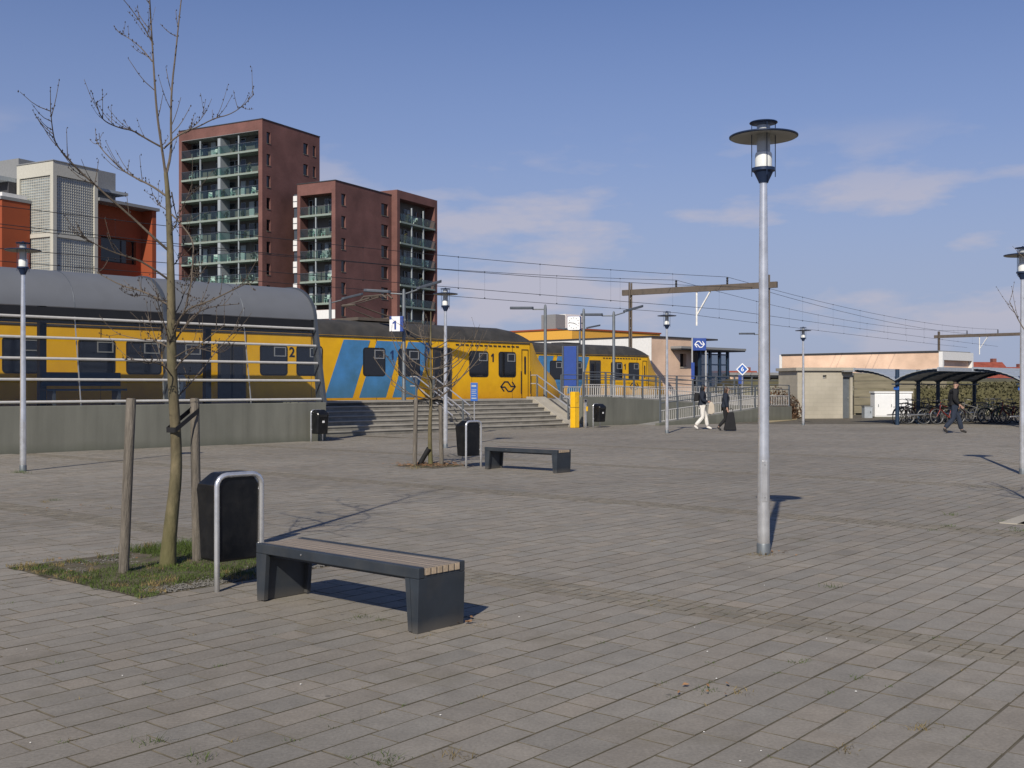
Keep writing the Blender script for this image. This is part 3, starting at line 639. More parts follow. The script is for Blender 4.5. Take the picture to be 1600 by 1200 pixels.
def make_train():
    """x: along the track measured from the cab corner (negative = rearwards), y: from the near side inwards, z: world"""
    r = thing('train', 'yellow and blue electric train standing behind the stairs and the shelter', 'train', rail(T0, T1, 0), A45, 'electric trains at the platforms')
    WID = 2.86; ZB, ZS = .78, 3.55                      # bottom of the side, top of the yellow side
    prof = [(0.05, ZB), (0, 1.2), (0, 2.6), (.02, ZS)]
    roof = [(.02, ZS), (.09, 3.78), (.25, 3.97), (.5, 4.1), (.9, 4.18), (WID / 2, 4.2)]
    mir = lambda P: P + [(WID - y, z) for y, z in reversed(P[:-1] if abs(P[-1][0] - WID / 2) < .01 else P)]
    def loft(name, pr_, xs, mat, closed=False):
        m = MB(); n = len(pr_)
        for x, fy, fz, dz in xs: m.v += [(x, WID / 2 + (y - WID / 2) * fy, ZB + (z - ZB) * fz + dz) for y, z in pr_]
        for i in range(len(xs) - 1):
            for j in range(n - 1): a = i * n + j; m.f.append((a, a + n, a + n + 1, a + 1))
        m.f += [tuple(range(n)), tuple(reversed(range((len(xs) - 1) * n, len(xs) * n)))]
        return m.build(name, mat, r, smooth=True)
    LB = -46.0
    loft('car_body', mir(prof), [(LB, 1, 1, 0), (.0, 1, 1, 0)], 'train_yellow')
    loft('roof', mir(roof), [(LB, 1, 1, 0), (-1.2, 1, 1, 0)], 'train_roof')
    # roof runs down over the cab
    rn = []
    for x, fy, z in ((-1.2, 1, 4.2), (-.7, .99, 4.14), (-.2, .97, 4.0), (.15, .95, 3.82), (.4, .93, 3.6)): rn.append((x, fy, z))
    m = MB(); rp_ = mir(roof); n = len(rp_)
    for x, fy, zt in rn:
        for y, z in rp_: m.v.append((x, WID / 2 + (y - WID / 2) * fy, ZS - .03 + (z - ZS) * max(.02, (zt - ZS) / (4.2 - ZS)) + .03))
    for i in range(len(rn) - 1):
        for j in range(n - 1): a = i * n + j; m.f.append((a, a + n, a + n + 1, a + 1))
    m.f.append(tuple(range((len(rn) - 1) * n, len(rn) * n))); m.build('cab_roof', 'train_roof', r, smooth=True)
    # sloping nose
    sec = [(0, .99, 3.54), (.12, .99, 3.52)]
    m = MB(); rows = [(ZB, 2.75, .84), (1.2, 2.85, .84), (1.9, 2.5, .86), (2.45, 1.7, .88), (3.0, .95, .93), (3.54, .40, .97)]
    m.v += []
    for z, x, fy in rows:
        for y, xx in ((.0, 0.0), (.03, .1), (WID / 2 * (1 - fy) + .06, x * .62), (WID / 2 * (1 - fy) + .4, x * .92), (WID / 2, x)): m.v.append((xx, y, z))
        for y, xx in ((WID / 2 * (1 - fy) + .4, x * .92), (WID / 2 * (1 - fy) + .06, x * .62), (.03, .1), (.0, 0.0)): m.v.append((xx, WID - y, z))
    for i in range(5):
        for j in range(8): a = i * 9 + j; m.f.append((a, a + 1, a + 10, a + 9))
    m.f.append(tuple(range(8, -1, -1))); m.f.append(tuple(range(45, 54))); ns = m.build('nose', 'train_yellow', r, smooth=True)
    MB().add([(.70, .75, 3.05), (.70, WID - .75, 3.05), (1.04, WID - .75, 2.62), (1.04, .75, 2.62)], [(0, 3, 2, 1)]).build('windscreen', 'win_dark', ns).location = (.34, 0, .05)
    for y in (.85, WID - .85): MB().lathe([(.11, -.03), (.11, .03)], 12).build('headlight', 'lamp_white', ns).matrix_local = Matrix.Translation((2.45, y, 1.75)) @ Matrix.Rotation(R(90), 4, 'Y')
    MB().box(LB, .4, .25, WID - .25, .28, ZB).build('underframe', 'train_under', r)
    def px(x, y): s, z = onp(x, y, T1); return s - T0, z
    def rect(x0, x1, y0, y1): a, zt = px(x0, y0); b, zb = px(x1, y1); return a, b
    ZT, ZW = 3.12, 2.02                                 # window head and foot
    def window(x0, x1, hop=True, w=None):
        a, b = (px(x0, 550)[0], px(x1, 550)[0]) if w is None else (x0, x0 + w)
        o = MB().prism([(x, -.010, z) for x, z in rrect(a, b, ZW, ZT, .13)], (0, .03, 0)).build('window', 'win_frame', r)
        MB().prism([(x, -.014, z) for x, z in rrect(a + .05, b - .05, ZW + .05, ZT - .05, .10)], (0, .01, 0)).build('pane', 'win_dark', o)
        if hop:
            m = MB(); x0_, x1_, z0_, z1_ = a + (b - a) * .5, b - .07, ZT - .42, ZT - .08
            m.box(x0_, x1_, -.035, -.015, z1_ - .035, z1_).box(x0_, x1_, -.035, -.015, z0_, z0_ + .035).box(x0_, x0_ + .035, -.035, -.015, z0_ + .035, z1_ - .035).box(x1_ - .035, x1_, -.035, -.015, z0_ + .035, z1_ - .035)
            m.build('hopper_frame', 'alu', o)
    def door(x0, x1):
        a, b = px(x0, 560)[0], px(x1, 560)[0]; o = MB().prism([(x, -.008, z) for x, z in rrect(a, b, 1.06, 3.2, .08)], (0, .02, 0)).build('door', 'train_door', r)
        mid = (a + b) / 2
        for p0, p1 in ((a + .12, mid - .08), (mid + .08, b - .12)): MB().prism([(x, -.014, z) for x, z in rrect(p0, p1, 1.85, 3.0, .06)], (0, .01, 0)).build('door_pane', 'win_dark', o)
        for xx in (mid - .03, mid + .01): MB().box(xx, xx + .02, -.02, -.009, 1.2, 3.1).build('door_edge', 'rubber', o)
    for a, b in ((3, 63), (122, 180), (197, 252), (262, 316), (406, 449), (463, 504), (567, 602), (622, 656), (733, 763), (779, 806)): window(a, b)
    for a, b in ((340, 384), (676, 706)): door(a, b)
    x0 = px(3, 550)[0]
    for k in range(4): window(x0 - 2.4 - k * 2.2, 0, w=1.55)
    # blue slanting bands
    zt, zb = ZS - .16, 1.2
    def px_at(x, y, z):                                  # x on side at pixel column
        return onp(x, y, T1)[0] - T0
    for q in (((537, 578), (507, 551)), ((589, 628), (561, 603)), ((638, 674), (613, 674))):
        (a, b), (c, d) = q
        pts = [(px_at(c, 618, 0), -.004, zb), (px_at(d, 618, 0), -.004, zb), (px_at(b, 530, 0), -.004, zt), (px_at(a, 530, 0), -.004, zt)]
        if a == 638:                                     # last band is cut off by the slanted edge before the door
            pts = [(px_at(613, 618, 0), -.004, zb), (px_at(649, 618, 0), -.004, zb), (px_at(675, 530, 0), -.004, zt), (px_at(638, 530, 0), -.004, zt)]
        MB().prism(pts, (0, .003, 0)).build('blue_band', 'train_blue', r)
    for xs_ in [x for x in (-43, -38.5, -36, -31.5, -27.6, -23.4, -19.4, -16.9, -14.2, -11.5, -8.5, -5.9, -3.5, -1.1)]: MB().box(xs_, xs_ + .012, -.0022, .004, ZB + .1, ZS - .08).build('panel_seam', 'train_under', r)
    MB().box(LB, -.02, -.012, .01, ZS - .07, ZS - .01).build('rain_gutter', 'train_roof', r)
    MB().box(LB, -.02, .0, .05, ZB - .02, ZB + .12).build('sill', 'train_under', r)
    fw = lambda x, z: facing((x, -.006, z), (1, 0, 0), (0, -1, 0))
    put_text('numeral', '2', .5, 'mark_dark', r, fw(px(456, 543)[0], 2.85))
    n1 = put_text('numeral', '1', .52, 'mark_navy', r, fw(px(613, 551)[0], 2.85)); n1['label'] = 'class numeral 1 on a blue band'
    put_text('numeral', '1', .5, 'mark_dark', r, fw(px(770, 557)[0], 2.85))
    m = MB(); lx = px(793.5, 600)[0]; ns_logo(m, lambda x, y, d: (lx + x * 1.35, -.003 - d, 1.62 + y), .66); m.build('logo', 'mark_dark', r)
    a, b = px(712, 537)[0], px(808, 540)[0]; k = 0; x = a
    while x < b: MB().box(x, x + .18, -.012, .0, 3.33, 3.38).build('vent', 'mark_dark', r); x += .27
    a, b = px(815, 580)[0], px(825.5, 580)[0]
    m = MB(); e = .03
    m.box(a, a + e, -.006, .004, 1.1, 3.25).box(b - e, b, -.006, .004, 1.1, 3.25).box(a + e, b - e, -.006, .004, 3.22, 3.25); cd = m.build('cab_door', 'win_frame', r)
    MB().prism([(x, -.012, z) for x, z in rrect(a + .16, b - .16, 2.15, 2.95, .06)], (0, .02, 0)).build('cab_door_pane', 'win_dark', cd)
    for xx in (a - .08, b + .08): MB().tube([(xx, -.05, 1.3), (xx, -.05, 2.3)], .015, 6).build('grab_rail', 'mark_dark', cd)
    # roof gear
    for x in (-40, -34, -25.5, -17.5, -7): MB().box(x, x + 1.6, .95, 1.9, 4.17, 4.27).build('roof_box', 'train_roof', r, bevel=.03)
    pxp = px(612, 500)[0]; c = WID / 2
    pb = MB().box(pxp - 1.1, pxp + 1.1, c - .75, c + .75, 4.2, 4.32).build('pantograph', 'gantry', r); pg = MB()
    for k in (-1, 1):
        pg.tube([(pxp + .8, c + .55 * k, 4.36), (pxp - 1.0, c + .4 * k, 4.82), (pxp + .35, c + .3 * k, 5.22)], .035, 6)
    pg.tube([(pxp - 1.0, c - .42, 4.82), (pxp - 1.0, c + .42, 4.82)], .05, 6); pg.tube([(pxp + .8, c - .6, 4.36), (pxp + .8, c + .6, 4.36)], .05, 6)
    pg.build('folding_arms', 'gantry', pb)
    for dx in (.2, .5): MB().tube([(pxp + dx, c - .85, 5.12), (pxp + dx, c - .6, 5.26), (pxp + dx, c + .6, 5.26), (pxp + dx, c + .85, 5.12)], .035, 6).build('contact_bow', 'gantry', pb)
    return r
train1 = make_train()
s2 = onp(1012, 580, T2)[0]
train2 = dup(train1, rail(s2, T2, 0), A45, 'second yellow and blue electric train farther back, its nose before the salmon station building')
for ch in list(train2.children):
    if ch.name.startswith('pantograph'):
        for g in list(ch.children): bpy.data.objects.remove(g)
        bpy.data.objects.remove(ch); continue
    if ch.name.startswith('numeral') and 'label' in ch:
        ch.data = ch.data.copy(); ch.data.materials[0] = MATS['white']; ch['label'] = 'white class numeral 1 on a blue band'

# ================================================================== PLAZA FURNITURE
def make_lamp(label, loc):
    r = thing('street_lamp', label, 'street lamp', loc, 0, 'disc-topped street lamps on the plaza')
    MB().lathe([(.060, -.05), (.060, .9), (.057, 1.0), (.055, 1.02), (.048, 2.4), (.036, 3.66), (.036, 3.70)], 28).build('pole', 'steel_galv', r, smooth=True)
    MB().lathe([(.066, -.03), (.066, .10), (.061, .11)], 24).build('foot_collar', 'steel_grey', r, smooth=True)
    MB().lathe([(.045, 3.64), (.050, 3.655), (.095, 3.75), (.112, 3.755), (.112, 3.785), (.09, 3.79)], 28).build('lamp_cup', 'lamp_blue', r, smooth=True)
    MB().lathe([(.082, 3.79), (.082, 3.915), (.074, 3.935), (.03, 3.938)], 24).build('lamp_core', 'lamp_white', r, smooth=True)
    MB().lathe([(.064, 3.94), (.064, 4.2)], 20).build('reflector_tube', 'lamp_tube', r, smooth=True)
    g = MB(); n = 28
    for z in (3.79, 4.22): g.v += [(.105 * math.cos(6.2832 * j / n), .105 * math.sin(6.2832 * j / n), z) for j in range(n)]
    g.f = [(j, (j + 1) % n, n + (j + 1) % n, n + j) for j in range(n)]; g.build('glass_cylinder', 'glass_clear', r, smooth=True)
    d = MB().lathe([(.112, 4.115), (.325, 4.085), (.332, 4.089), (.332, 4.098), (.325, 4.102), (.115, 4.132)], 48).build('lamp_disc', 'lamp_blue', r, smooth=True)
    MB().lathe([(.113, 4.110), (.318, 4.0805)][::1] + [(.318, 4.083), (.113, 4.113)], 48).build('disc_underside', 'lamp_under', d, smooth=True)
    MB().lathe([(.05, 4.215), (.132, 4.222), (.137, 4.228), (.132, 4.235), (.03, 4.245), (.012, 4.262)], 32).build('top_cap', 'lamp_blue', r, smooth=True)
    h_ = MB().box(-.024, .024, -.063, -.045, .52, .92).build('service_hatch', 'steel_galv', r, bevel=.004)
    for z in (.56, .88): MB().octa((0, -.065, z), .006).build('hatch_bolt', 'steel_dark', h_)
    for k in range(4):
        a = R(k * 90 - 87); MB().tube([(.117 * math.cos(a), .117 * math.sin(a), 3.70), (.117 * math.cos(a), .117 * math.sin(a), 4.225)], .0045, 6).build('rod', 'lamp_blue', r)
    return r
lamp = make_lamp('tallest nearest street lamp with disc head in the middle of the plaza', gnd(1193, 866))
dup(lamp, gnd(1042, 677), 0, 'disc-topped street lamp in front of the ramp wall, left of the two women', (1, 1, 1))
dup(lamp, gnd(696, 700), .4, 'disc-topped street lamp between the small staked tree and the black bin', (1, 1, 1))
dup(lamp, gnd(36, 736), .8, 'disc-topped street lamp at the left edge before the shelter wall', (1.0, 1.0, 1.045))
dup(lamp, gnd(1255, 664.5), 1.1, 'farthest disc-topped street lamp in front of the beige block shed', (1, 1, .97))
dup(lamp, gnd(1598, 741), .2, 'disc-topped street lamp cut by the right edge of the picture', (1, 1, 1))

def make_bench(label, loc, rz):
    """x along the bench, y depth, z up; near front-left corner of the seat is at the origin"""
    r = thing('bench', label, 'bench', loc, rz, 'slatted benches on the plaza'); L, D, H = 1.78, .45, .44
    for x, sg in ((0, 1), (L, -1)):
        e = MB().prism([(x + sg * .012, 0, 0), (x + sg * .062, 0, 0), (x + sg * .085, 0, H - .075), (x, 0, H - .075)], (0, D, 0)).build('end_panel', 'bench_paint', r, bevel=.004)
        m = MB().prism([(x + sg * .063, 0, .01), (x + sg * .10, 0, .01), (x + sg * .13, 0, H - .075), (x + sg * .0865, 0, H - .075)], (0, .035, 0)).build('front_flange', 'bench_paint', e)
        m = MB().prism([(x + sg * .063, D, .01), (x + sg * .10, D, .01), (x + sg * .13, D, H - .075), (x + sg * .0865, D, H - .075)], (0, -.035, 0)).build('back_flange', 'bench_paint', e)
    for y in (0, D - .055): MB().box(0, L, y, y + .055, H - .095 + .021, H).build('side_beam', 'bench_paint', r, bevel=.006)
    for x, sg in ((0, 1), (L, -1)): MB().box(min(x, x + sg * .085), max(x, x + sg * .085), .0555, D - .0555, H - .0745, H - .0555).build('end_cap', 'bench_paint', r)
    n = 6; w_ = (D - .11) / n
    for k in range(n):
        y = .055 + k * w_ + .006
        s_ = MB().box(-.006, L + .006, y, y + w_ - .008, H - .055, H - .004).build('slat', 'wood_slat', r, bevel=.004)
        for x in (-.0085, L + .0065): MB().box(x, x + .002, y + .003, y + w_ - .015, H - .052, H - .007).build('slat_end', 'wood_end', s_)
    for y in (.06, D - .1): MB().box(.1, L - .1, y, y + .04, H - .10, H - .057).build('under_rail', 'bench_paint', r)
    for x in (.55,): MB().lathe([(.008, 0), (.008, .003), (.004, .005)], 10).build('bolt', 'steel_galv', r).matrix_local = Matrix.Translation((x, -.002, H - .035)) @ Matrix.Rotation(R(90), 4, 'X')
    return r
p = gnd(400, 938); ang = math.atan2(7.21 - p.y, -.615 - p.x)
bench = make_bench('nearest dark grey bench with wooden slats beside the big black bin', p, ang)
p = gnd(757, 733); q = gnd(862, 739.5); dup(bench, p, math.atan2(q.y - p.y, q.x - p.x), 'farther dark grey bench in the middle of the plaza beside the second tree', None)

def make_bin(label, loc, rz):
    """hoop along x at y = 0, container on the +y side"""
    r = thing('litter_bin', label, 'litter bin', loc, rz, 'black litter bins on steel hoops'); W2 = .205
    pts = [(-W2, 0, -.03), (-W2, 0, .84)] + [(-W2 + .09 - .09 * math.cos(R(a)), 0, .84 + .09 * math.sin(R(a))) for a in (22, 45, 67, 90)]
    pts += [(-x, y, z) for x, y, z in reversed(pts)]
    MB().tube(pts, .022, 12).build('hoop', 'steel_galv', r, smooth=True)
    m = MB(); prof = [(.20, .29, .03), (.25, .155, .0), (.80, .19, -.0), (.86, .19, -.0), (.915, .155, .0), (.955, .14, .05)]
    # container as stacked rings with cut corners
    rings = [(.23, .19, .012, .29), (.25, .198, .004, .305), (.72, .204, .004, .345), (.80, .206, .004, .36), (.85, .206, .004, .335), (.935, .15, .006, .24), (.945, .135, .014, .22)]
    for z, hw, y0, y1 in rings:
        c = .035
        m.v += [(-hw + c, y0, z), (hw - c, y0, z), (hw, y0 + c, z), (hw, y1 - c, z), (hw - c, y1, z), (-hw + c, y1, z), (-hw, y1 - c, z), (-hw, y0 + c, z)]
    for i in range(len(rings) - 1):
        for j in range(8): m.f.append((i * 8 + j, i * 8 + (j + 1) % 8, (i + 1) * 8 + (j + 1) % 8, (i + 1) * 8 + j))
    m.f += [tuple(range(7, -1, -1)), tuple(range(8 * (len(rings) - 1), 8 * len(rings)))]
    b = m.build('container', 'bin_black', r, bevel=.008)
    MB().box(-.12, .12, .350, .367, .73, .80).build('slot', 'rubber', b)
    MB().prism([(-.13, .305, .35), (.13, .305, .35), (.13, .341, .68), (-.13, .341, .68)], (0, .006, -.001)).build('front_plate', 'bin_black', b)
    MB().box(-.035, .035, .327, .3495, .56, .62).build('sticker', 'white', b)
    for z in (.35, .8): MB().tube([(-W2, 0, z), (-.17, .05, z)], .012, 6).build('bracket', 'steel_galv', r); MB().tube([(W2, 0, z), (.17, .05, z)], .012, 6).build('bracket', 'steel_galv', r)
    return r
p = gnd(338, 925); bn = make_bin('nearest black litter bin hung on a steel hoop beside the near bench', p + Vector((.21 * S2, .21 * S2, 0)), A45)
p = gnd(728, 731); dup(bn, p + Vector((.21 * S2, .21 * S2, 0)), A45, 'black litter bin on a steel hoop left of the farther bench')
p = gnd(495, 689.5); dup(bn, p, A45 + math.pi, 'black litter bin against the end of the shelter wall left of the stairs', None)
p = gnd(932, 668); dup(bn, p, A45 + math.pi, 'black litter bin against the ramp wall right of the stairs', None)

# ------------------------------------------------------------------ trees
def smooth_path(P, it=2):
    P = [Vector(p) for p in P]
    for _ in range(it):
        Q = [P[0]]
        for i in range(len(P) - 1): Q += [P[i].lerp(P[i + 1], .25), P[i].lerp(P[i + 1], .75)]
        P = Q + [P[-1]]
    return P
rt = random.Random(21)
def wob(P, a):
    return [P[0]] + [p + Vector((rt.gauss(0, a), rt.gauss(0, a), rt.gauss(0, a))) for p in P[1:-1]] + [P[-1]]
def twigs(br, bd, P, r0, n, ln, buds=True):
    k = len(P)
    for j in range(n):
        i = rt.randrange(max(1, k // 5), k); p = P[i]; d = (P[min(i + 1, k - 1)] - P[i - 1]).normalized()
        side = Vector((rt.gauss(0, 1), rt.gauss(0, 1), rt.gauss(.4, .6))).normalized(); v = (d * .8 + side * .75).normalized(); L = ln * rt.uniform(.4, 1.2)
        Q = smooth_path([p, p + v * L * .5, p + v * L + Vector((0, 0, L * .25))], 1); br.tube(Q, [max(.0018, r0 * .3 * (1 - .7 * m_ / len(Q))) for m_ in range(len(Q))], 4)
        if buds:
            for m_ in range(1, len(Q)):
                if rt.random() < .7: bd.octa(Q[m_] + Vector((rt.gauss(0, .006), 0, .004)), rt.uniform(.004, .0075), rt.uniform(.007, .013))
    if buds:
        for i in range(k // 3, k):
            if rt.random() < .5: bd.octa(P[i] + Vector((rt.gauss(0, .008), rt.gauss(0, .008), .006)), rt.uniform(.005, .0085), rt.uniform(.007, .015))
D1 = gnd(262, 885).y
def bp(x, y, dd=0.): return at(x, y, D1 + dd)
t1 = thing('tree', 'bare young tree with long branches in the grassy pit, tied to two stakes', 'tree', gnd(262, 885))
def loc_(P): o = gnd(262, 885); return [p - o for p in P]
trunk = [(262, 890), (263, 860), (269, 800), (276, 740), (275, 680), (271, 620), (268, 560), (268, 500), (267, 440), (266, 390), (264, 340), (262, 300), (259, 270)]
rad = [.086, .068, .058, .052, .048, .046, .043, .040, .036, .031, .026, .022, .018]
TP = loc_([bp(x, y, .0) for x, y in trunk]); TP[0].z = -.05
m = MB(); SP = smooth_path(TP, 2); RR = [rad[min(len(rad) - 1, int(i / len(SP) * len(rad)))] for i in range(len(SP))]
RR = [sum(RR[max(0, i - 3):i + 4]) / len(RR[max(0, i - 3):i + 4]) for i in range(len(RR))]; m.tube(SP, RR, 14); m.build('trunk', 'bark', t1, smooth=True)
br, bd = MB(), MB()
BRS = [  # pixel polylines of the limbs, start radius, depth drift
    ([(259, 275), (252, 235), (246, 180), (241, 120), (237, 60), (233, -25), (230, -70)], .016, -.15), ([(259, 275), (268, 240), (266, 190), (270, 140), (275, 80), (282, 20), (288, -40)], .016, .3),
    ([(265, 393), (240, 370), (205, 340), (175, 315), (150, 290), (125, 270), (105, 245), (88, 222), (80, 200), (79, 172)], .0145, -.9),
    ([(262, 308), (237, 289), (212, 277), (192, 267), (175, 252), (162, 235), (150, 219)], .013, .5), ([(251, 229), (230, 219), (207, 207), (190, 201), (170, 194), (157, 181), (150, 160)], .011, -.5),
    ([(238, 96), (218, 72), (192, 54)], .008, .3), ([(240, 70), (228, 44), (204, 16), (190, -4)], .008, -.2), ([(256, 232), (280, 210), (308, 196), (336, 188), (360, 180), (380, 164), (396, 148)], .011, .4),
    ([(296, 202), (310, 190), (322, 174)], .006, .2), ([(268, 300), (273, 330), (280, 350), (276, 300), (283, 270), (290, 200)][:3], .009, .2),
    ([(265, 438), (240, 420), (216, 408), (188, 396), (156, 384), (132, 371)], .013, -.6), ([(266, 478), (224, 456), (192, 446), (152, 426)], .014, .5),
    ([(268, 335), (282, 348), (300, 378), (301, 410), (297, 450), (290, 480)], .010, -.5), ([(270, 512), (280, 500), (288, 485), (295, 462), (299, 440)], .012, -.3),
    ([(272, 520), (288, 485), (329, 470), (369, 451), (390, 441)], .012, -.8), ([(272, 535), (290, 505), (307, 487), (333, 478), (373, 475)], .011, .5),
    ([(272, 580), (282, 566), (299, 549), (329, 526), (352, 508)], .010, -.4), ([(272, 625), (282, 615), (299, 598), (316, 574), (337, 549), (371, 513)], .010, .6),
    ([(268, 548), (259, 509), (250, 487), (246, 470)], .010, -.4), ([(270, 590), (254, 572), (231, 566), (196, 562)], .010, -.6), ([(268, 593), (254, 570), (246, 536), (231, 494)], .009, .5),
    ([(267, 545), (248, 534), (218, 531), (185, 522)], .009, .2), ([(270, 560), (300, 540), (322, 545), (340, 552)], .007, -.6), ([(268, 500), (285, 470), (292, 440)], .008, .4),
    ([(264, 370), (278, 350), (284, 320), (300, 300)], .007, -.3), ([(263, 330), (248, 320), (240, 305)], .006, .2), ([(266, 420), (282, 400), (290, 370)], .007, .3), ([(267, 470), (245, 470), (228, 460), (205, 462)], .007, -.3)]
for P, r0, dd in BRS:
    n = len(P); Q = loc_([bp(x, y, dd * i / (n - 1)) for i, (x, y) in enumerate(P)]); Q = smooth_path(wob(Q, .008), 2); k = len(Q)
    br.tube(Q, [max(.003, r0 * .84 * (1 - .75 * i / k)) for i in range(k)], 6); twigs(br, bd, Q, r0, int(3 + n * 1.4), .17 + r0 * 5)
stuff(br.build('branches', 'bark_pale', t1, smooth=True)); stuff(bd.build('buds', 'bud', t1))

def proc_tree(name, label, loc, hstem, top, spread, nb, seed, r0, grp=None):
    global rt
    rt = random.Random(seed); r = thing(name, label, 'tree', loc, 0, grp); m = MB(); br, bd = MB(), MB()
    P = smooth_path([(0, 0, -.05), (rt.gauss(0, .02), rt.gauss(0, .02), hstem * .5), (rt.gauss(0, .03), rt.gauss(0, .03), hstem), (rt.gauss(0, .04), .03, (hstem + top) / 2), (0.0, .05, top)], 2)
    k = len(P); m.tube(P, [r0 * (1.25 if i == 0 else 1) * (1 - .88 * i / k) for i in range(k)], 10); m.build('trunk', 'bark', r, smooth=True)
    for j in range(nb):
        h = hstem * .92 + (top - hstem) * .75 * (j / nb) ** 1.6; i = min(range(k), key=lambda q: abs(P[q].z - h)); a = j * 2.4 + rt.uniform(-.5, .5); L = spread * rt.uniform(.65, 1.15) * (1 - .45 * j / nb)
        u = Vector((math.cos(a), math.sin(a), 0)); up = rt.uniform(.35, 1.1)
        Q = smooth_path(wob([P[i], P[i] + u * L * .35 + Vector((0, 0, L * .12 * up)), P[i] + u * L * .75 + Vector((0, 0, L * .5 * up)), P[i] + u * L + Vector((0, 0, L * 1.0 * up))], .02), 2)
        br.tube(Q, [max(.003, r0 * .3 * (1 - .75 * q / len(Q))) for q in range(len(Q))], 5); twigs(br, bd, Q, r0 * .3, 5, .3)
    stuff(br.build('branches', 'bark_pale', r, smooth=True)); stuff(bd.build('buds', 'bud', r)); return r
proc_tree('tree', 'small bare tree with spreading thin shoots beside the farther bench', gnd(673, 727), 1.45, 3.2, 1.35, 26, 5, .055)
proc_tree('tree', 'bare tree whose twigs reach in at the right edge of the picture', Vector((6.75, 13.2, 0)), 2.1, 4.1, .85, 12, 9, .045)
def stake(label, base, top, r=.045):
    b = gnd(*base); t = at(top[0], top[1], b.y); v = t - b
    o = MB().lathe([(r * 1.02, -.06), (r * 1.0, .3), (r * .97, v.z * .7), (r * .96, v.z - .015), (r * .8, v.z)], 14).build('tree_stake', 'stake_wood', smooth=True)
    o.location = b; o.rotation_euler = (0, math.atan2(v.x, v.z), 0); tag(o, label, 'stake', 'round wooden tree stakes'); return b, t
sb1, st1 = stake('leaning round wooden stake left of the near tree trunk', (193, 898), (205, 622), .044)
sb2, st2_ = stake('round wooden stake with a rubber strap right of the near tree trunk', (308, 880), (304, 622), .044)
stake('round wooden stake left of the small tree by the farther bench', (648, 728), (650, 622), .045)
stake('round wooden stake right of the small tree, behind the lamp pole', (690, 727), (688, 622), .045)
def strap(name, label, a, b, w_=.03):
    d = (b - a); m = MB(); n = Vector((-d.y, d.x, 0)).normalized(); ca = a - n * 0
    P = [a + n * .055 - d.normalized() * .05, a + n * .055 + d * .3, b + n * .055, b + d.normalized() * .06, b - n * .055, a + d * .3 - n * .055, a - n * .055 - d.normalized() * .05, a + n * .055 - d.normalized() * .05]
    P = [Vector(p) for p in P]
    for i in range(len(P) - 1): m.add([P[i] - Vector((0, 0, w_)), P[i + 1] - Vector((0, 0, w_)), P[i + 1] + Vector((0, 0, w_)), P[i] + Vector((0, 0, w_))], [(0, 1, 2, 3)])
    o = m.build(name, 'rubber'); s_ = o.modifiers.new('solid', 'SOLIDIFY'); s_.thickness = .006; tag(o, label, 'strap', 'black rubber tree straps')
strap('tree_strap', 'black rubber strap from the near trunk up to the right stake', bp(273, 667, -.02), at(304, 641, sb2.y), .024)
c0 = gnd(673, 727); strap('tree_strap', 'black rubber strap between the small tree and its left stake', Vector((c0.x, c0.y, 1.38)), at(650, 627, c0.y), .03)
strap('tree_strap', 'black rubber strap between the small tree and its right stake', Vector((c0.x, c0.y + .01, 1.37)), at(688, 627, c0.y), .03)
o = tag(MB().lathe([(.05, -.08), (.05, .42), (.044, .425), (.044, .3), (.01, .3)], 14).build('watering_pipe', 'rubber', smooth=True), 'short black watering pipe leaning at the foot of the small tree', 'pipe'); o.location = gnd(655, 727); o.rotation_euler = (R(10), R(30), 0)
rt = random.Random(77)

# ------------------------------------------------------------------ signs and machines by the stairs
p = gnd(741, 603 + F * EYE / 38.0); r = thing('information_sign', 'small upright blue information sign on a thin post before the stairs', 'sign', p, R(-6))
MB().tube([(0, 0, -.03), (0, 0, 1.2)], .022, 8).build('post', 'steel_galv', r, smooth=True)
b = MB().box(-.125, .125, -.03, -.005, 1.12, 1.76).build('panel', 'sign_blue_mid', r, bevel=.008)
for k, (z0, z1, x1) in enumerate(((1.62, 1.68, .07), (1.5, 1.52, .08), (1.44, 1.46, .05), (1.38, 1.4, .08), (1.3, 1.32, .06), (1.2, 1.24, .08))): MB().box(-.09, x1, -.034, -.031, z0, z1).build('text_line', 'shelter_sheet', b)
p = gnd(898, 668.5); r = thing('ticket_validator', 'bright yellow ticket validator column beside the lower end of the stair handrail', 'ticket machine', p, A45)
b = MB().box(-.14, .14, -.12, .12, 0, 1.42).build('column', 'yellow_paint', r, bevel=.02)
MB().box(-.142, .142, -.122, .122, .80, .815).build('joint', 'rubber', r); MB().box(.141, .15, -.07, .07, .95, 1.3).build('screen_panel', 'mark_dark', r); MB().box(-.06, .06, -.128, -.121, 1.0, 1.22).build('slot_panel', 'yellow_paint', r)
p = gnd(914, 668.5); r = thing('card_reader_post', 'slim grey card reader post with round head left of the far bin', 'card reader', p, R(30))
MB().box(-.05, .05, -.05, .05, 0, 1.0).build('post', 'steel_galv', r, bevel=.008); MB().lathe([(.085, -.03), (.085, .03)], 20).build('reader_head', 'steel_galv', r, smooth=True).matrix_local = Matrix.Translation((0, -.02, 1.06)) @ Matrix.Rotation(R(90), 4, 'X')
MB().lathe([(.045, -.01), (.045, .01)], 16).build('reader_lens', 'mark_dark', r).matrix_local = Matrix.Translation((0, -.055, 1.07)) @ Matrix.Rotation(R(90), 4, 'X'); MB().box(.02, .10, -.062, -.052, .66, .84).build('yellow_label', 'yellow_paint', r)

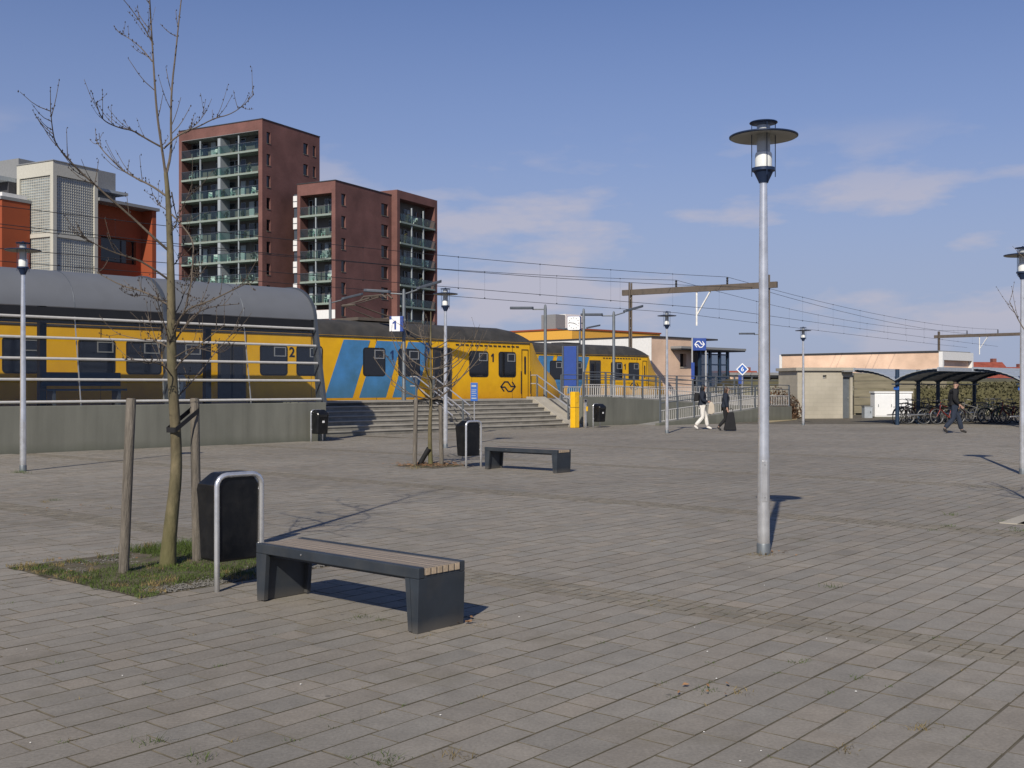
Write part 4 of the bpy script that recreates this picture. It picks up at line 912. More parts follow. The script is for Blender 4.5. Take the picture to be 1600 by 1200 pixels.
# ------------------------------------------------------------------ platform lamps, clock, boards
def plat_lamp(label, s, t, ztop, arms, grp='platform lamps'):
    r = thing('platform_lamp', label, 'lamp', rail(s, t, PZ), 0, grp); H = ztop - PZ
    MB().lathe([(.085, -.02), (.085, .5), (.07, .55), (.065, H - .15), (.045, H), (.01, H + .03)], 14).build('pole', 'steel_grey', r, smooth=True)
    for ang_, up in arms:
        u = Vector((math.cos(ang_), math.sin(ang_), 0)); z = Vector((0, 0, 1)); b = Vector((0, 0, H - .18))
        MB().tube([b, b + u * .55 + z * .12 * up], .028, 8).build('arm', 'steel_grey', r, smooth=True)
        a = b + u * .5 + z * .11 * up; v = (u + z * .2 * up).normalized()
        n_ = u.cross(z); m = MB(); P = [(0, .06), (.08, .11), (.9, .11), (1.02, .07)]
        lo = [a + v * x + n_ * y for x, y in P] + [a + v * x - n_ * y for x, y in reversed(P)]
        m.prism(lo, Vector((0, 0, .11))); m.build('lamp_head', 'steel_dark', r, bevel=.02)
    return r
def s_at(x, t): return onp(x, 500, t)[0]
LA, RA = A45 + math.pi, A45                           # arms point along the platform
LQ, RQ = R(180), R(20)
plat_lamp('twin-armed platform lamp post carrying the white number 1 sign', s_at(631, 4.7), 4.7, 5.3, ((LQ, .3), (RQ, 1.6)))
plat_lamp('single-armed platform lamp post left of the station clock', s_at(852, 4.7), 4.7, 5.12, ((LQ, -.0),))
plat_lamp('twin-armed platform lamp post right of the station clock', s_at(959, 4.7), 4.7, 5.05, ((LQ, .0), (RQ, 1.4)))
s_ = s_at(1192, 8); plat_lamp('platform lamp whose arm shows left of the tall lamp pole', s_at(1191.5, 10.9), 10.9, 5.15, ((LQ, -.0),))
plat_lamp('small twin-armed lamp above the second train before the ochre building', s_at(906, 21.5), 21.5, 5.6, ((LQ, .2), (RQ, 1.0)))
plat_lamp('lamp arm rising above the train roof left of the number 1 sign', s_at(516, 13.), 13., 5.55, ((RQ, 1.3),))
# number sign
s_ = s_at(617, 4.55); r = thing('platform_number_sign', 'white platform sign with blue number 1 on the lamp post', 'sign', rail(s_, 4.55, PZ), R(-8)); d_ = rail(s_, 4.55).y
zb_, zt_ = EYE + (603 - 518) / F * d_ - PZ, EYE + (603 - 494) / F * d_ - PZ
MB().box(-.2, .32, -.02, .16, zb_, zt_).build('case', 'sign_blue', r, bevel=.015)
MB().prism([(-.2, 0, zb_ + .01), (.2, 0, zb_ + .01), (.2, 0, zt_ - .01), (-.12, 0, zt_ - .01), (-.12, 0, zt_ - .13), (-.2, 0, zt_ - .13)], (0, -.03, 0)).build('face', 'white', r)
put_text('numeral', '1', .46, 'sign_blue', r, facing((.01, -.032, (zb_ + zt_) / 2 - .05), (1, 0, 0), (0, -1, 0)))
MB().box(.28, .40, .03, .08, zb_ + .1, zb_ + .16).build('bracket', 'steel_grey', r); MB().box(.28, .40, .03, .08, zt_ - .16, zt_ - .1).build('bracket', 'steel_grey', r)
# clock on its own pole
s_ = s_at(912, 4.7); r = thing('station_clock', 'square white-faced station clock in a blue case on a grey pole', 'clock', rail(s_, 4.7, PZ), R(-14)); d_ = rail(s_, 4.7).y
MB().lathe([(.085, -.02), (.085, .5), (.07, .55), (.06, 3.85), (.04, 3.98), (.01, 4.0)], 14).build('pole', 'steel_grey', r, smooth=True)
zc = EYE + (603 - 505) / F * d_ - PZ; c = MB().box(-.72, -.13, -.12, .22, zc - .32, zc + .32).build('case', 'sign_blue', r, bevel=.05)
fc = MB().prism([(x - .425, -.121, z + zc) for x, z in rrect(-.28, .28, -.3, .3, .06)], (0, -.012, 0)).build('face', 'white', c)
for k in range(12):
    a = R(30 * k); MB().box(-.012, .012, -.0055, 0, -.02, .02).build('hour_mark', 'mark_dark', fc).matrix_local = Matrix.Translation((-.425 + .225 * math.sin(a), -.134, zc + .235 * math.cos(a))) @ Matrix.Rotation(a, 4, 'Y')
for nm, a, l in (('minute_hand', R(278), .22), ('hour_hand', R(114), .15)): MB().box(-.011, .011, -.006, 0, -.03, l).build(nm, 'mark_dark', fc).matrix_local = Matrix.Translation((-.425, -.1345, zc)) @ Matrix.Rotation(a, 4, 'Y')
MB().tube([(-.15, .05, zc), (0, 0, zc)], .03, 8).build('bracket', 'steel_grey', r)
# tall blue board
s_, z_ = onp(891, 541, 5.0); r = thing('information_board', 'tall plain blue information board on the platform behind the railing', 'sign', rail(s_, 5.0, PZ), R(-12))
MB().box(-.28, .28, -.05, .05, .55, z_ - PZ).build('board', 'sign_blue', r, bevel=.01)
for x in (-.33, .33): MB().box(x - .035, x + .035, -.04, .04, 0, z_ - PZ + .02).build('post', 'steel_dark', r)

# ------------------------------------------------------------------ catenary
def gantry(label, pl, pr_, H, over, second_post=True, hang=.5):
    r = thing('catenary_gantry', label, 'gantry', (0, 0, 0), 0, 'catenary gantries'); a, b = Vector((*pl, 0)), Vector((*pr_, 0)); d = (b - a).normalized()
    for p in ((a, b) if second_post else (a,)):
        m = MB(); pe = Vector((-d.y, d.x, 0))
        for s1 in (-1, 1): m.bar(p + pe * .15 * s1, p + pe * .15 * s1 + Vector((0, 0, H + .65)), .09, .3)
        for k in range(12): z = .3 + k * (H / 12); m.bar(p - pe * .12 + Vector((0, 0, z)), p + pe * .12 + Vector((0, 0, z + H / 14)), .09)
        m.build('post', 'gantry', r)
    MB().bar(a - d * .6 + Vector((0, 0, H)), b + d * .6 + Vector((0, 0, H)), .22, .38).build('beam', 'gantry', r)
    for f in (.35, .72):
        p = a.lerp(b, f); MB().lathe([(.04, H + .19), (.08, H + .26), (.05, H + .34), (.08, H + .42), (.05, H + .5), (.08, H + .58), (.03, H + .66)], 10, (p.x, p.y)).build('insulator', 'wire', r)
    p = a.lerp(b, hang); q = a.lerp(b, hang + .1); o = MB().bar(p + Vector((0, 0, H - .19)), p + Vector((0, 0, H - 2.4)), .10).build('drop_post', 'insulator', r)
    MB().bar(q + Vector((0, 0, H - .19)), p + Vector((0, 0, H - 1.75)), .08).build('brace', 'insulator', o)
    return a, b
g1 = gantry('near catenary gantry with brown beam and white drop post beyond the ramp', at(985, 455, 74).xy, at(1200, 446, 68.5).xy, 8.0, 1)
g2 = gantry('distant catenary gantry behind the bicycle shelters', at(1467, 526, 140).xy, at(1597, 522, 133).xy, 8.0, 1)
def wire(label, P, r_=.016, grp='overhead wires'):
    o = tag(MB().tube(P, r_, 4).build('overhead_wire', 'wire'), label, 'wire', grp)
def cat(a, b, sag, n=14): return [a.lerp(b, k / n) - Vector((0, 0, sag * 4 * (k / n) * (1 - k / n))) for k in range(n + 1)]
def gp(f, z, g): p = g[0].lerp(g[1], f); return Vector((p.x, p.y, z))
u3 = Vector((S2, S2, 0))
WL = [(.72, 8.66, .75), (.35, 8.66, 1.0), (.72, 6.55, .08), (.35, 6.5, .08), (.9, 7.9, .9)]
nm = ['upper wire from the near gantry insulator closest to the tall lamp', 'upper wire from the near gantry insulator beside its post', 'contact wire under the middle of the near gantry', 'contact wire beside the near gantry post', 'slack feeder wire below the near gantry beam']
drop = MB()
for (f, z, sg), l in zip(WL, nm):
    A = gp(f, z, g1); L_ = A - u3 * 70; wire(l + ', going left', cat(L_, A, sg), .013); B = gp(f, z, g2); wire(l + ', going right', cat(A, B, sg), .013)
for f, s0_ in ((.72, .75), (.35, 1.0)):
    for side in (0, 1):
        for k in range(1, 12):
            q = k / 12; a, b = gp(f, 8.66, g1), gp(f, 6.53, g1)
            if side == 0: a2, b2 = a - u3 * 70 * q, b - u3 * 70 * q
            else: a2, b2 = a.lerp(gp(f, 8.66, g2), q), b.lerp(gp(f, 6.53, g2), q)
            a2 = a2 - Vector((0, 0, s0_ * 4 * q * (1 - q))); b2 = b2 - Vector((0, 0, .32 * q * (1 - q))); drop.tube([a2, b2], .004, 3)
            drop.octa(a2, .045); drop.octa(b2, .045)
stuff(drop.build('wire_droppers', 'wire'), 'thin vertical droppers and clips between the overhead wires', 'wires')

# ================================================================== BUILDINGS
BA = math.atan2(.878, .479)                           # local x = right-hand face, local y = left-hand face
def lw(x0, x1, y0, y1, z0, z1): return MB().box(x0, x1, y0, y1, z0, z1)
rb = random.Random(5)
chairs = []; plants = []
def loggia(r, y0, y1, zs, fh, depth, bays, thick=(), xface=0., along='y', seed=0, chair=.6, colr='frame_pale'):
    """balcony stack cut into a face. along='y': left face (x = xface), along='x': right face (y = xface). zs: slab tops from the top down"""
    def B(u0, u1, d0, d1, z0, z1):
        return lw(xface + d0, xface + d1, u0, u1, z0, z1) if along == 'y' else lw(u0, u1, xface + d0, xface + d1, z0, z1)
    nb_ = len(bays) - 1
    for z in zs:
        B(y0 + .01, y1 - .01, -.12, depth - .01, z - .26, z).build('balcony_slab', 'slab_green', r)
        B(y0 + .02, y1 - .02, -.10, -.06, z + 1.02, z + 1.08).build('hand_rail', 'steel_dark', r)
        for k in range(nb_):
            a, b = bays[k], bays[k + 1]
            B(a + .06, b - .06, -.09, -.075, z + .08, z + 1.0).build('balustrade_pane', 'glass_green', r)
            # rear wall glazing
            w_ = (b - a - .5)
            for j in range(3):
                u0 = a + .25 + w_ * j / 3 + .05; u1 = a + .25 + w_ * (j + 1) / 3 - .05
                if rb.random() < .2: continue
                wn = B(u0, u1, depth - .10, depth - .03, z + (.05 if j != 1 else .7), z + 2.25).build('window', 'frame_pale' if rb.random() < .55 else 'steel_dark', r)
                B(u0 + .06, u1 - .06, depth - .13, depth - .101, z + (.12 if j != 1 else .77), z + 2.18).build('pane', 'frame_pale' if rb.random() < .16 else 'win_dark', wn)
            if rb.random() < .55: plants.append((r, a + (b - a) * rb.uniform(.12, .88), z, along, xface))
            if rb.random() < chair: chairs.append((r, a + (b - a) * rb.uniform(.25, .75), z, along, xface))
    for k, u in enumerate(bays):
        t_ = .24 if k in thick else .07
        if k in (0, nb_): continue
        B(u - t_, u + t_, -.05, .12 if k not in thick else depth - .02, zs[-1] - fh, zs[0] + fh - .75).build('column', colr, r)
def win_col(r, xs, zs, h, yface, depth=.28):
    for z in zs:
        o = lw(xs[0] + .03, xs[1] - .03, yface + depth - .08, yface + depth - .02, z - h / 2 + .03, z + h / 2 - .03).build('window', 'win_frame', r)
        lw(xs[0] + .1, xs[1] - .1, yface + depth - .10, yface + depth - .081, z - h / 2 + .1, z + h / 2 - .1).build('pane', 'win_dark', o)
        lw(xs[0] - .03, xs[1] + .03, yface - .05, yface + depth - .09, z - h / 2 - .07, z - h / 2 + .002).build('sill', 'concrete', o)
def shell(name, r, WX, WY, H, holesL, holesR, dL=1.8, dR=.28, mat='brick_red'):
    m = MB()
    facade(m, lambda u, z, d: (d, WY - u, z), 0, WY, 0, H, [(WY - b, WY - a, c, d_) for a, b, c, d_ in holesL], dL, False)
    facade(m, lambda u, z, d: (u, d, z), 0, WX, 0, H, holesR, dR, False)
    m.add([(WX, 0, 0), (WX, WY, 0), (WX, WY, H), (WX, 0, H), (0, WY, 0), (0, WY, H)], [(0, 1, 2, 3), (1, 4, 5, 2)]); m.build(name, mat, r)
    m = MB(); m.box(-.06, WX + .06, -.06, WY + .06, H, H + .12); m.build('roof', 'roof_dark', r)
# tall tower
FH = 2.9
c = at(409.8, 186, 143); r = thing('apartment_tower', 'tall red brick apartment tower with four bays of green-edged balconies', 'building', (c.x, c.y, 0), BA); Ht = c.z; tw1 = r
zs = [32.85 - FH * k for k in range(11)]; zw = [34.5 - FH * k for k in range(11)]
hl = [(.65, 14.45, zs[-1] - FH, 35.35)]; hr = [(.84, 1.58, z - .75, z + .75) for z in zw] + [(8.35, 9.35, z - .75, z + .75) for z in zw[:2]] + [(10.4, 11.0, z - .75, z + .75) for z in zw[:2]]
shell('brick_wall', r, 11.9, 15.0, Ht, hl, hr); lw(1.8, 1.9, .6, 14.5, 0, 35.5).build('rear_wall', 'loggia_wall', r); lw(-.02, 1.8, .64, 14.46, 35.3, 35.36).build('ceiling', 'panel_grey', r)
loggia(r, .65, 14.45, zs, FH, 1.8, [.65, 4.1, 7.55, 11.0, 14.45], thick=(2,))
win_col(r, (.84, 1.58), zw, 1.5, 0); win_col(r, (8.35, 9.35), zw[:2], 1.5, 0); win_col(r, (10.4, 11.0), zw[:2], 1.5, 0)
# lower tower
c2 = at(524, 282, 141); r = thing('apartment_tower', 'lower red brick apartment block with balconies on both sides, right of the tall tower', 'building', (c2.x, c2.y, 0), BA); H2 = c2.z
zs2 = [24.1 - FH * k for k in range(5)]; zw2 = [26.05 - FH * k for k in range(8)]
hl = [(.6, 5.8, 11.6, 26.75)]; hr = [(1.26, 2.17, z - .75, z + .75) for z in zw2] + [(10.2, 11.8, z - .82, z + .82) for z in zw2]
shell('brick_wall', r, 12.62, 6.3, H2, hl, hr, 1.6); lw(1.6, 1.7, .55, 5.85, 0, 26.9).build('rear_wall', 'loggia_wall', r)
loggia(r, .6, 5.8, zs2, FH, 1.6, [.6, 3.2, 5.8]); win_col(r, (1.26, 2.17), zw2, 1.5, 0); win_col(r, (10.2, 11.8), zw2, 1.64, 0)
lw(-.05, -.002, .02, 6.28, 10.4, 11.55).build('white_fascia', 'white_wall', r)
m = MB(); BX0, BX1, BY = 12.64, 23.0, -.95; HB = H2 + .75
facade(m, lambda u, z, d: (u, BY + d, z), BX0, BX1, 0, HB, [(13.3, 22.3, 7.0, 27.9)], 1.7)
m.add([(BX0, BY, 0), (BX0, 5, 0), (BX0, 5, HB), (BX0, BY, HB), (BX1, BY, 0), (BX1, 5, 0), (BX1, 5, HB), (BX1, BY, HB)], [(0, 3, 2, 1), (4, 5, 6, 7), (3, 7, 6, 2)]); m.build('brick_bay', 'brick_red', r)
lw(13.2, 22.4, BY + 1.7, BY + 1.8, 0, 28).build('rear_wall', 'loggia_wall', r)
loggia(r, 13.3, 22.3, [24.75 - 2.95 * k for k in range(7)], 2.95, 1.7, [13.3, 16.3, 19.3, 22.3], xface=BY, along='x')
for k in range(7):                                    # white glazed stair strip between the towers
    z = c2.z - 2.2 - 2.9 * k; w1 = lw(.0, .2, 6.36, 7.0, z - .75, z + .75).build('stair_window', 'white_wall', r); lw(-.03, -.002, 6.36, 7.0, z - .04, z + .04).build('stair_transom', 'steel_dark', w1)
lw(.21, 5, 6.302, 7.0, 0, H2 - 1.2).build('stair_shaft', 'steel_dark', r)
# garden chairs on the balconies
cm = MB(); cm.box(-.25, .25, -.22, .22, .40, .45).box(-.25, .25, .18, .23, .45, .95)
for a in (-.22, .22):
    for b in (-.19, .19): cm.box(a - .03, a + .03, b - .03, b + .03, 0, .40)
    cm.box(a - .03, a + .03, -.2, .2, .62, .67)
base = None
for r_, u, z, al, xf in chairs[:44]:
    if base is None: base = cm.build('garden_chair', 'white'); o = base
    else: o = base.copy(); COL.objects.link(o)
    tag(o, 'small white garden chair on a balcony of the brick towers', 'chair', 'white garden chairs on the balconies')
    loc = Vector((xf + .6, u, z)) if al == 'y' else Vector((u, xf + .6, z)); mt = Matrix.Translation(r_.location) @ Matrix.Rotation(BA, 4, 'Z')
    o.location = mt @ loc; o.rotation_euler.z = rb.uniform(0, 6.28); k = rb.uniform(.95, 1.2); o.scale = (k, k, k)

pm = MB(); pm.lathe([(.13, 0), (.17, .3)], 8)
for k in range(46): a = rb.uniform(0, 6.28); q = rb.uniform(0, .26); pm.octa((q * math.cos(a), q * math.sin(a), rb.uniform(.32, .95)), rb.uniform(.05, .1), rb.uniform(.06, .14))
base = None
for r_, u, z, al, xf in plants[:60]:
    if base is None: base = pm.build('potted_plant', 'hedge_leaf'); o = base
    else: o = base.copy(); COL.objects.link(o)
    tag(o, 'small green potted plant on a balcony of the brick towers', 'plant', 'potted plants on the balconies')
    loc = Vector((xf + .3, u, z)) if al == 'y' else Vector((u, xf + .3, z)); o.location = Matrix.Translation(r_.location) @ Matrix.Rotation(BA, 4, 'Z') @ loc; k = rb.uniform(.8, 1.4); o.scale = (k, k, k * rb.uniform(.8, 1.2))

# orange office with glass-block stair tower
c3 = at(83, 250, 75); r = thing('office_building', 'orange plastered office with a pale glass-block stair tower behind the shelter', 'building', (c3.x, c3.y, 0), BA); H3 = c3.z
t_ = lw(.14, 3.66, .14, 3.66, 0, H3 - .9).build('stair_tower', 'glass_block', r)
lw(0, 3.8, 0, 3.8, H3 - 1.0, H3 - .04).build('tower_cap', 'stair_pale', t_); lw(-.05, 3.85, -.05, 3.85, H3 - .04, H3 + .03).build('tower_coping', 'panel_grey', t_)
for x, y in ((0, 0), (3.5, 0), (0, 3.5)): lw(x, x + .3, y, y + .3, 0, H3 - 1.0).build('tower_pier', 'stair_pale', t_)
for z in (H3 - 5.25, H3 - 8.6, H3 - 12): lw(.02, 3.78, .02, 3.78, z, z + .28).build('tower_band', 'stair_pale', t_)
g = MB(); k = 0
for j in range(18): u = .3 + 3.2 * j / 17.; g.box(u - .018, u + .018, .11, .15, 3, H3 - 1.0); g.box(.11, .15, u - .018, u + .018, 3, H3 - 1.0)
z = 3.2
while z < H3 - 1.05: g.box(.3, 3.5, .105, .15, z - .018, z + .018); g.box(.105, .15, .3, 3.5, z - .018, z + .018); z += .19
stuff(g.build('block_joints', 'stair_pale', t_))
m = MB(); facade(m, lambda u, z, d: (-2.2 + d, 14 - u, z), 0, 11.6, 0, 14.4, [(3.0, 9.6, 11.0, 12.75)], .3); m.add([(-2.2, 2.4, 0), (0, 2.4, 0), (0, 2.4, 14.4), (-2.2, 2.4, 14.4), (0, 14, 14.4), (-2.2, 14, 14.4)], [(0, 1, 2, 3), (3, 2, 4, 5)]); lw_ = m.build('left_wing', 'orange_wall', r)
o = lw(-1.95, -1.9, 4.4, 11.0, 11.0, 12.75).build('window', 'win_frame', r)
for k in range(3): lw(-1.98, -1.951, 4.5 + k * 2.17, 6.5 + k * 2.17, 11.1, 12.65).build('pane', 'frame_pale' if k == 0 else 'win_dark', o)
lw(-2.3, 0.1, 2.35, 14.1, 14.4, 14.62).build('wing_coping', 'panel_grey', r); lw(-2.15, -.2, 2.45, 14, 14.62, 14.9).build('roof_rail', 'white_wall', r)
lw(-.6, 3.7, 3.85, 14, 14.6, 16.0).build('upper_storey', 'roof_dark', r); lw(-1.4, 3.75, 3.86, 14, 16.0, 16.3).build('upper_canopy', 'frame_pale', r); lw(.6, 3.6, 4.4, 14, 16.3, 17.9).build('penthouse', 'panel_grey', r)
m = MB(); facade(m, lambda u, z, d: (u, 1.2 + d, z), 3.8, 8.9, 0, 15.0, [(5.1, 8.4, 10.85, 12.7)], .3); m.build('right_wing', 'orange_wall', r)
o = lw(5.1, 8.4, 1.46, 1.5, 10.85, 12.7).build('window', 'win_frame', r)
for k in range(2): lw(5.2 + k * 2.0, 7.05 + k * 1.25, 1.43, 1.459, 10.95, 12.6).build('pane', 'win_dark', o)
lw(8.9, 9.3, .02, 6, 0, 15.0).build('end_fin', 'orange_wall', r); lw(3.82, 9.5, -.15, 6, 15.0, 15.22).build('right_coping', 'panel_grey', r)
lw(3.9, 6.8, 1.6, 4, 15.22, 17.6).build('roof_room', 'panel_grey', r); lw(3.85, 7.2, .7, 4, 15.9, 16.1).build('roof_canopy', 'frame_pale', r); lw(3.82, 4.2, .8, 1.19, 0, 15).build('dark_gap', 'shelter_blue', r)

# station building beyond the second train
c4 = at(1018, 527, 80); r = thing('station_building', 'flat-roofed salmon brick station building with white side and canopy', 'building', (c4.x, c4.y, 0), A45); H4 = c4.z
m = MB()
facade(m, lambda u, z, d: (u, d, z), 0, 5.2, -.05, H4, [(3.5, 4.3, 3.1, 4.1)], .35); m.build('brick_front', 'brick_salmon', r)
o = lw(3.5, 4.3, .3, .34, 3.1, 4.1).build('window', 'win_frame', r); lw(3.58, 4.22, .28, .299, 3.18, 4.02).build('pane', 'win_dark', o); lw(3.45, 4.35, -.05, .27, 3.02, 3.098).build('sill', 'concrete_pale', o)
lw(-.02, .3, .002, 13, -.05, H4 - .002).build('white_side', 'white_wall', r); lw(-.06, 8.4, -.08, 13.1, H4, H4 + .12).build('roof_edge', 'roof_dark', r); lw(.3, 5.2, .35, 13, -.05, H4 - .003).build('rear_wall', 'brick_salmon', r)
lw(5.202, 8.3, 1.2, 10, 3.2, H4 - .01).build('upper_box', 'panel_grey', r); lw(-.05, -.022, 3.2, 6.2, 2.6, 3.9).build('side_window', 'sign_blue', r)
lw(2.3, 11.0, -1.0, 2.6, 4.45, 4.62).build('canopy', 'panel_grey', r); lw(2.35, 10.95, -.95, 2.5, 4.36, 4.448).build('canopy_soffit', 'roof_dark', r)
lw(5.25, 9.0, 1.6, 6, -.05, 4.34).build('entrance_core', 'loggia_wall', r)
for x in (5.35, 6.7, 8.0, 9.1): lw(x - .1, x + .1, -.6, -.4, -.05, 4.36).build('column', 'shelter_blue', r)
for z in (1.2, 2.3, 3.3, 4.1): lw(5.3, 9.1, -.55, -.45, z - .05, z + .05).build('transom', 'shelter_blue', r)
for a_, b_ in ((5.46, 6.59), (6.81, 7.89), (8.11, 8.99)): lw(a_, b_, -.51, -.49, .1, 4.05).build('glass_pane', 'glass_grey', r)
lw(9.3, 10.3, -.8, -.6, .6, 2.4).build('side_panel', 'brick_salmon', r)
# ochre hall behind
c5 = at(985, 525, 112); r = thing('ochre_hall', 'flat ochre yellow hall behind the second train with a pale roof box', 'building', (c5.x, c5.y, 0), A45); p_ = at(855, 521, 112)
lw(-9, 5, 0, 9, 0, c5.z + .35).build('hall_wall', 'ochre_wall', r); lw(-9.1, 5.1, -.1, 9, c5.z + .35, c5.z + .5).build('roof_edge', 'orange_wall', r)
lw(-7, -5.6, 4, 6, c5.z + .5, c5.z + 2.1).build('roof_box', 'panel_grey', r); lw(-5.5, -2.5, 4, 6, c5.z + .5, c5.z + 2.2).build('roof_cabin', 'white_wall', r)
# long salmon hall at the right
c6 = at(1467, 549, 95); r = thing('long_hall', 'long windowless salmon brick hall behind the bicycle shelters', 'building', (c6.x, c6.y, 0), A45); H6 = c6.z
lw(0, 6.5, .002, 15.5, 0, H6).build('brick_wall', 'brick_salmon', r); lw(-.05, -.003, 0, 15.6, H6 - .1, H6 + .06).build('roof_edge', 'roof_dark', r); lw(-.04, 6.6, -.05, 15.6, H6 + .002, H6 + .08).build('roof', 'panel_grey', r)
lw(-.03, .25, -.35, .0, 0, H6 - .02).build('white_corner', 'white_wall', r); lw(6.3, 6.55, -.35, 0, 0, H6 - .02).build('white_corner', 'white_wall', r); lw(.25, 6.3, -.35, 0, H6 - .75, H6 - .02).build('white_lintel', 'white_wall', r)
lw(-.02, .2, 15.52, 15.8, 0, H6).build('white_corner', 'white_wall', r)
# low canopy block left of it
p_ = at(1150, 586, 88); r = thing('canopy_building', 'low building with dark flat canopies and a white band beside the blue 6 sign', 'building', (p_.x, p_.y, 0), R(8))
lw(-1, 15, 0, 6, 0, 1.5).build('wall', 'loggia_wall', r); lw(-1, 15.5, -.6, 6, 1.45, 2.15).build('white_band', 'white_wall', r); lw(-1.2, 13.4, -1.4, 6, 2.5, 2.72).build('canopy', 'panel_grey', r); lw(-1, 13, -.4, 6, 2.15, 2.49).build('dark_strip', 'roof_dark', r)
for k in range(6): lw(.3 + k * 2.5, 1.9 + k * 2.5, -.05, -.005, .3, 1.35).build('window', 'win_dark', r)
r = thing('tiled_house', 'far house with a red tiled roof just right of the blue 6 sign', 'house', at(1145, 603, 130) * Vector((1, 1, 0)), R(5)) if False else None
for (x, y, d, wd_, l) in ((1548, 565, 150, 6.8, 'far house with steep red tiled roof right of the long salmon hall'), (1575, 573, 165, 10, 'far low house with red tiled roof at the right edge'), (1160, 579, 150, 6, 'far red tiled roof peeping above the low canopy building'), (1521, 572, 158, 4.5, 'small red-roofed house against the salmon hall end')):
    p_ = at(x, y, d); H = p_.z; r = thing('tiled_house', l, 'house', (p_.x, p_.y, 0), R(12), 'red-roofed houses in the distance')
    lw(-wd_ / 2, wd_ / 2, 0, 6, 0, H - 2.2).build('wall', 'white_wall', r)
    MB().prism([(-wd_ / 2 - .3, -.3, H - 2.25), (-wd_ / 2 - .3, 6.3, H - 2.25), (-wd_ / 2 - .3, 3.4, H), (-wd_ / 2 - .3, 2.6, H)], (wd_ + .6, 0, 0)).build('roof', 'roof_tile', r)
    lw(wd_ / 2 - 1.2, wd_ / 2 - .6, 2.6, 3.2, H - .6, H + .5).build('chimney', 'brick_edge', r)
    for k in (-1, 1): lw(k * wd_ / 4 - .5, k * wd_ / 4 + .5, -.04, -.003, H - 4.2, H - 3).build('window', 'win_dark', r)
# beige block shed
c7 = gnd(1335, 651); d7 = c7.y; r = thing('block_shed', 'small beige concrete-block shed with flat roof and grey door', 'shed', gnd(1246, 654), R(8))
m = MB(); facade(m, lambda u, z, d: (u, d, z), 0, 2.95, -.05, 2.42, [(1.35, 1.55, 2.02, 2.2), (2.42, 2.82, -.02, 2.1)], .2); m.add([(0, 0, -.05), (0, 2.5, -.05), (0, 2.5, 2.42), (0, 0, 2.42), (2.95, 0, -.05), (2.95, 2.5, -.05), (2.95, 2.5, 2.42), (2.95, 0, 2.42)], [(0, 3, 2, 1), (4, 5, 6, 7)]); m.build('block_wall', 'block_beige', r)
lw(-.12, 3.05, -.12, 2.6, 2.42, 2.58).build('roof', 'concrete_pale', r); o = lw(2.43, 2.81, .12, .16, 0, 2.09).build('door', 'steel_grey', r); lw(2.72, 2.76, .08, .119, 1.0, 1.08).build('door_handle', 'alu', o); lw(1.36, 1.54, .12, .15, 2.03, 2.19).build('vent', 'panel_grey', r); lw(2.3, 2.95, -.35, -.121, 2.36, 2.44).build('door_canopy', 'panel_grey', r)
# white cabinet and small one
r = thing('utility_cabinet', 'large white utility cabinet left of the first bicycle shelter post', 'cabinet', gnd(1367, 652.5), R(4)); lw(0, 1.98, 0, .6, .04, 1.28).build('body', 'white', r, bevel=.015); lw(-.04, 2.02, -.04, .64, 1.28, 1.36).build('lid', 'white', r)
for k in range(2): o = lw(.04 + k * .92, .93 + k * .92, -.015, -.001, .1, 1.18).build('door', 'white', r); lw(.12 + k * .7 + .05, .15 + k * .7 + .05, -.03, -.016, .55, .7).build('handle', 'steel_grey', o)
lw(-.02, 1.92, -.02, .62, -.03, .04).build('plinth', 'concrete', r)
r = thing('utility_cabinet', 'small low grey cabinet left of the large white cabinet', 'cabinet', gnd(1351, 653), R(4)); lw(0, .42, 0, .4, -.03, .58).build('body', 'shelter_sheet', r, bevel=.012); lw(-.02, .44, -.02, .42, .58, .62).build('lid', 'panel_grey', r); lw(.3, .33, -.02, -.001, .25, .35).build('handle', 'steel_dark', r)
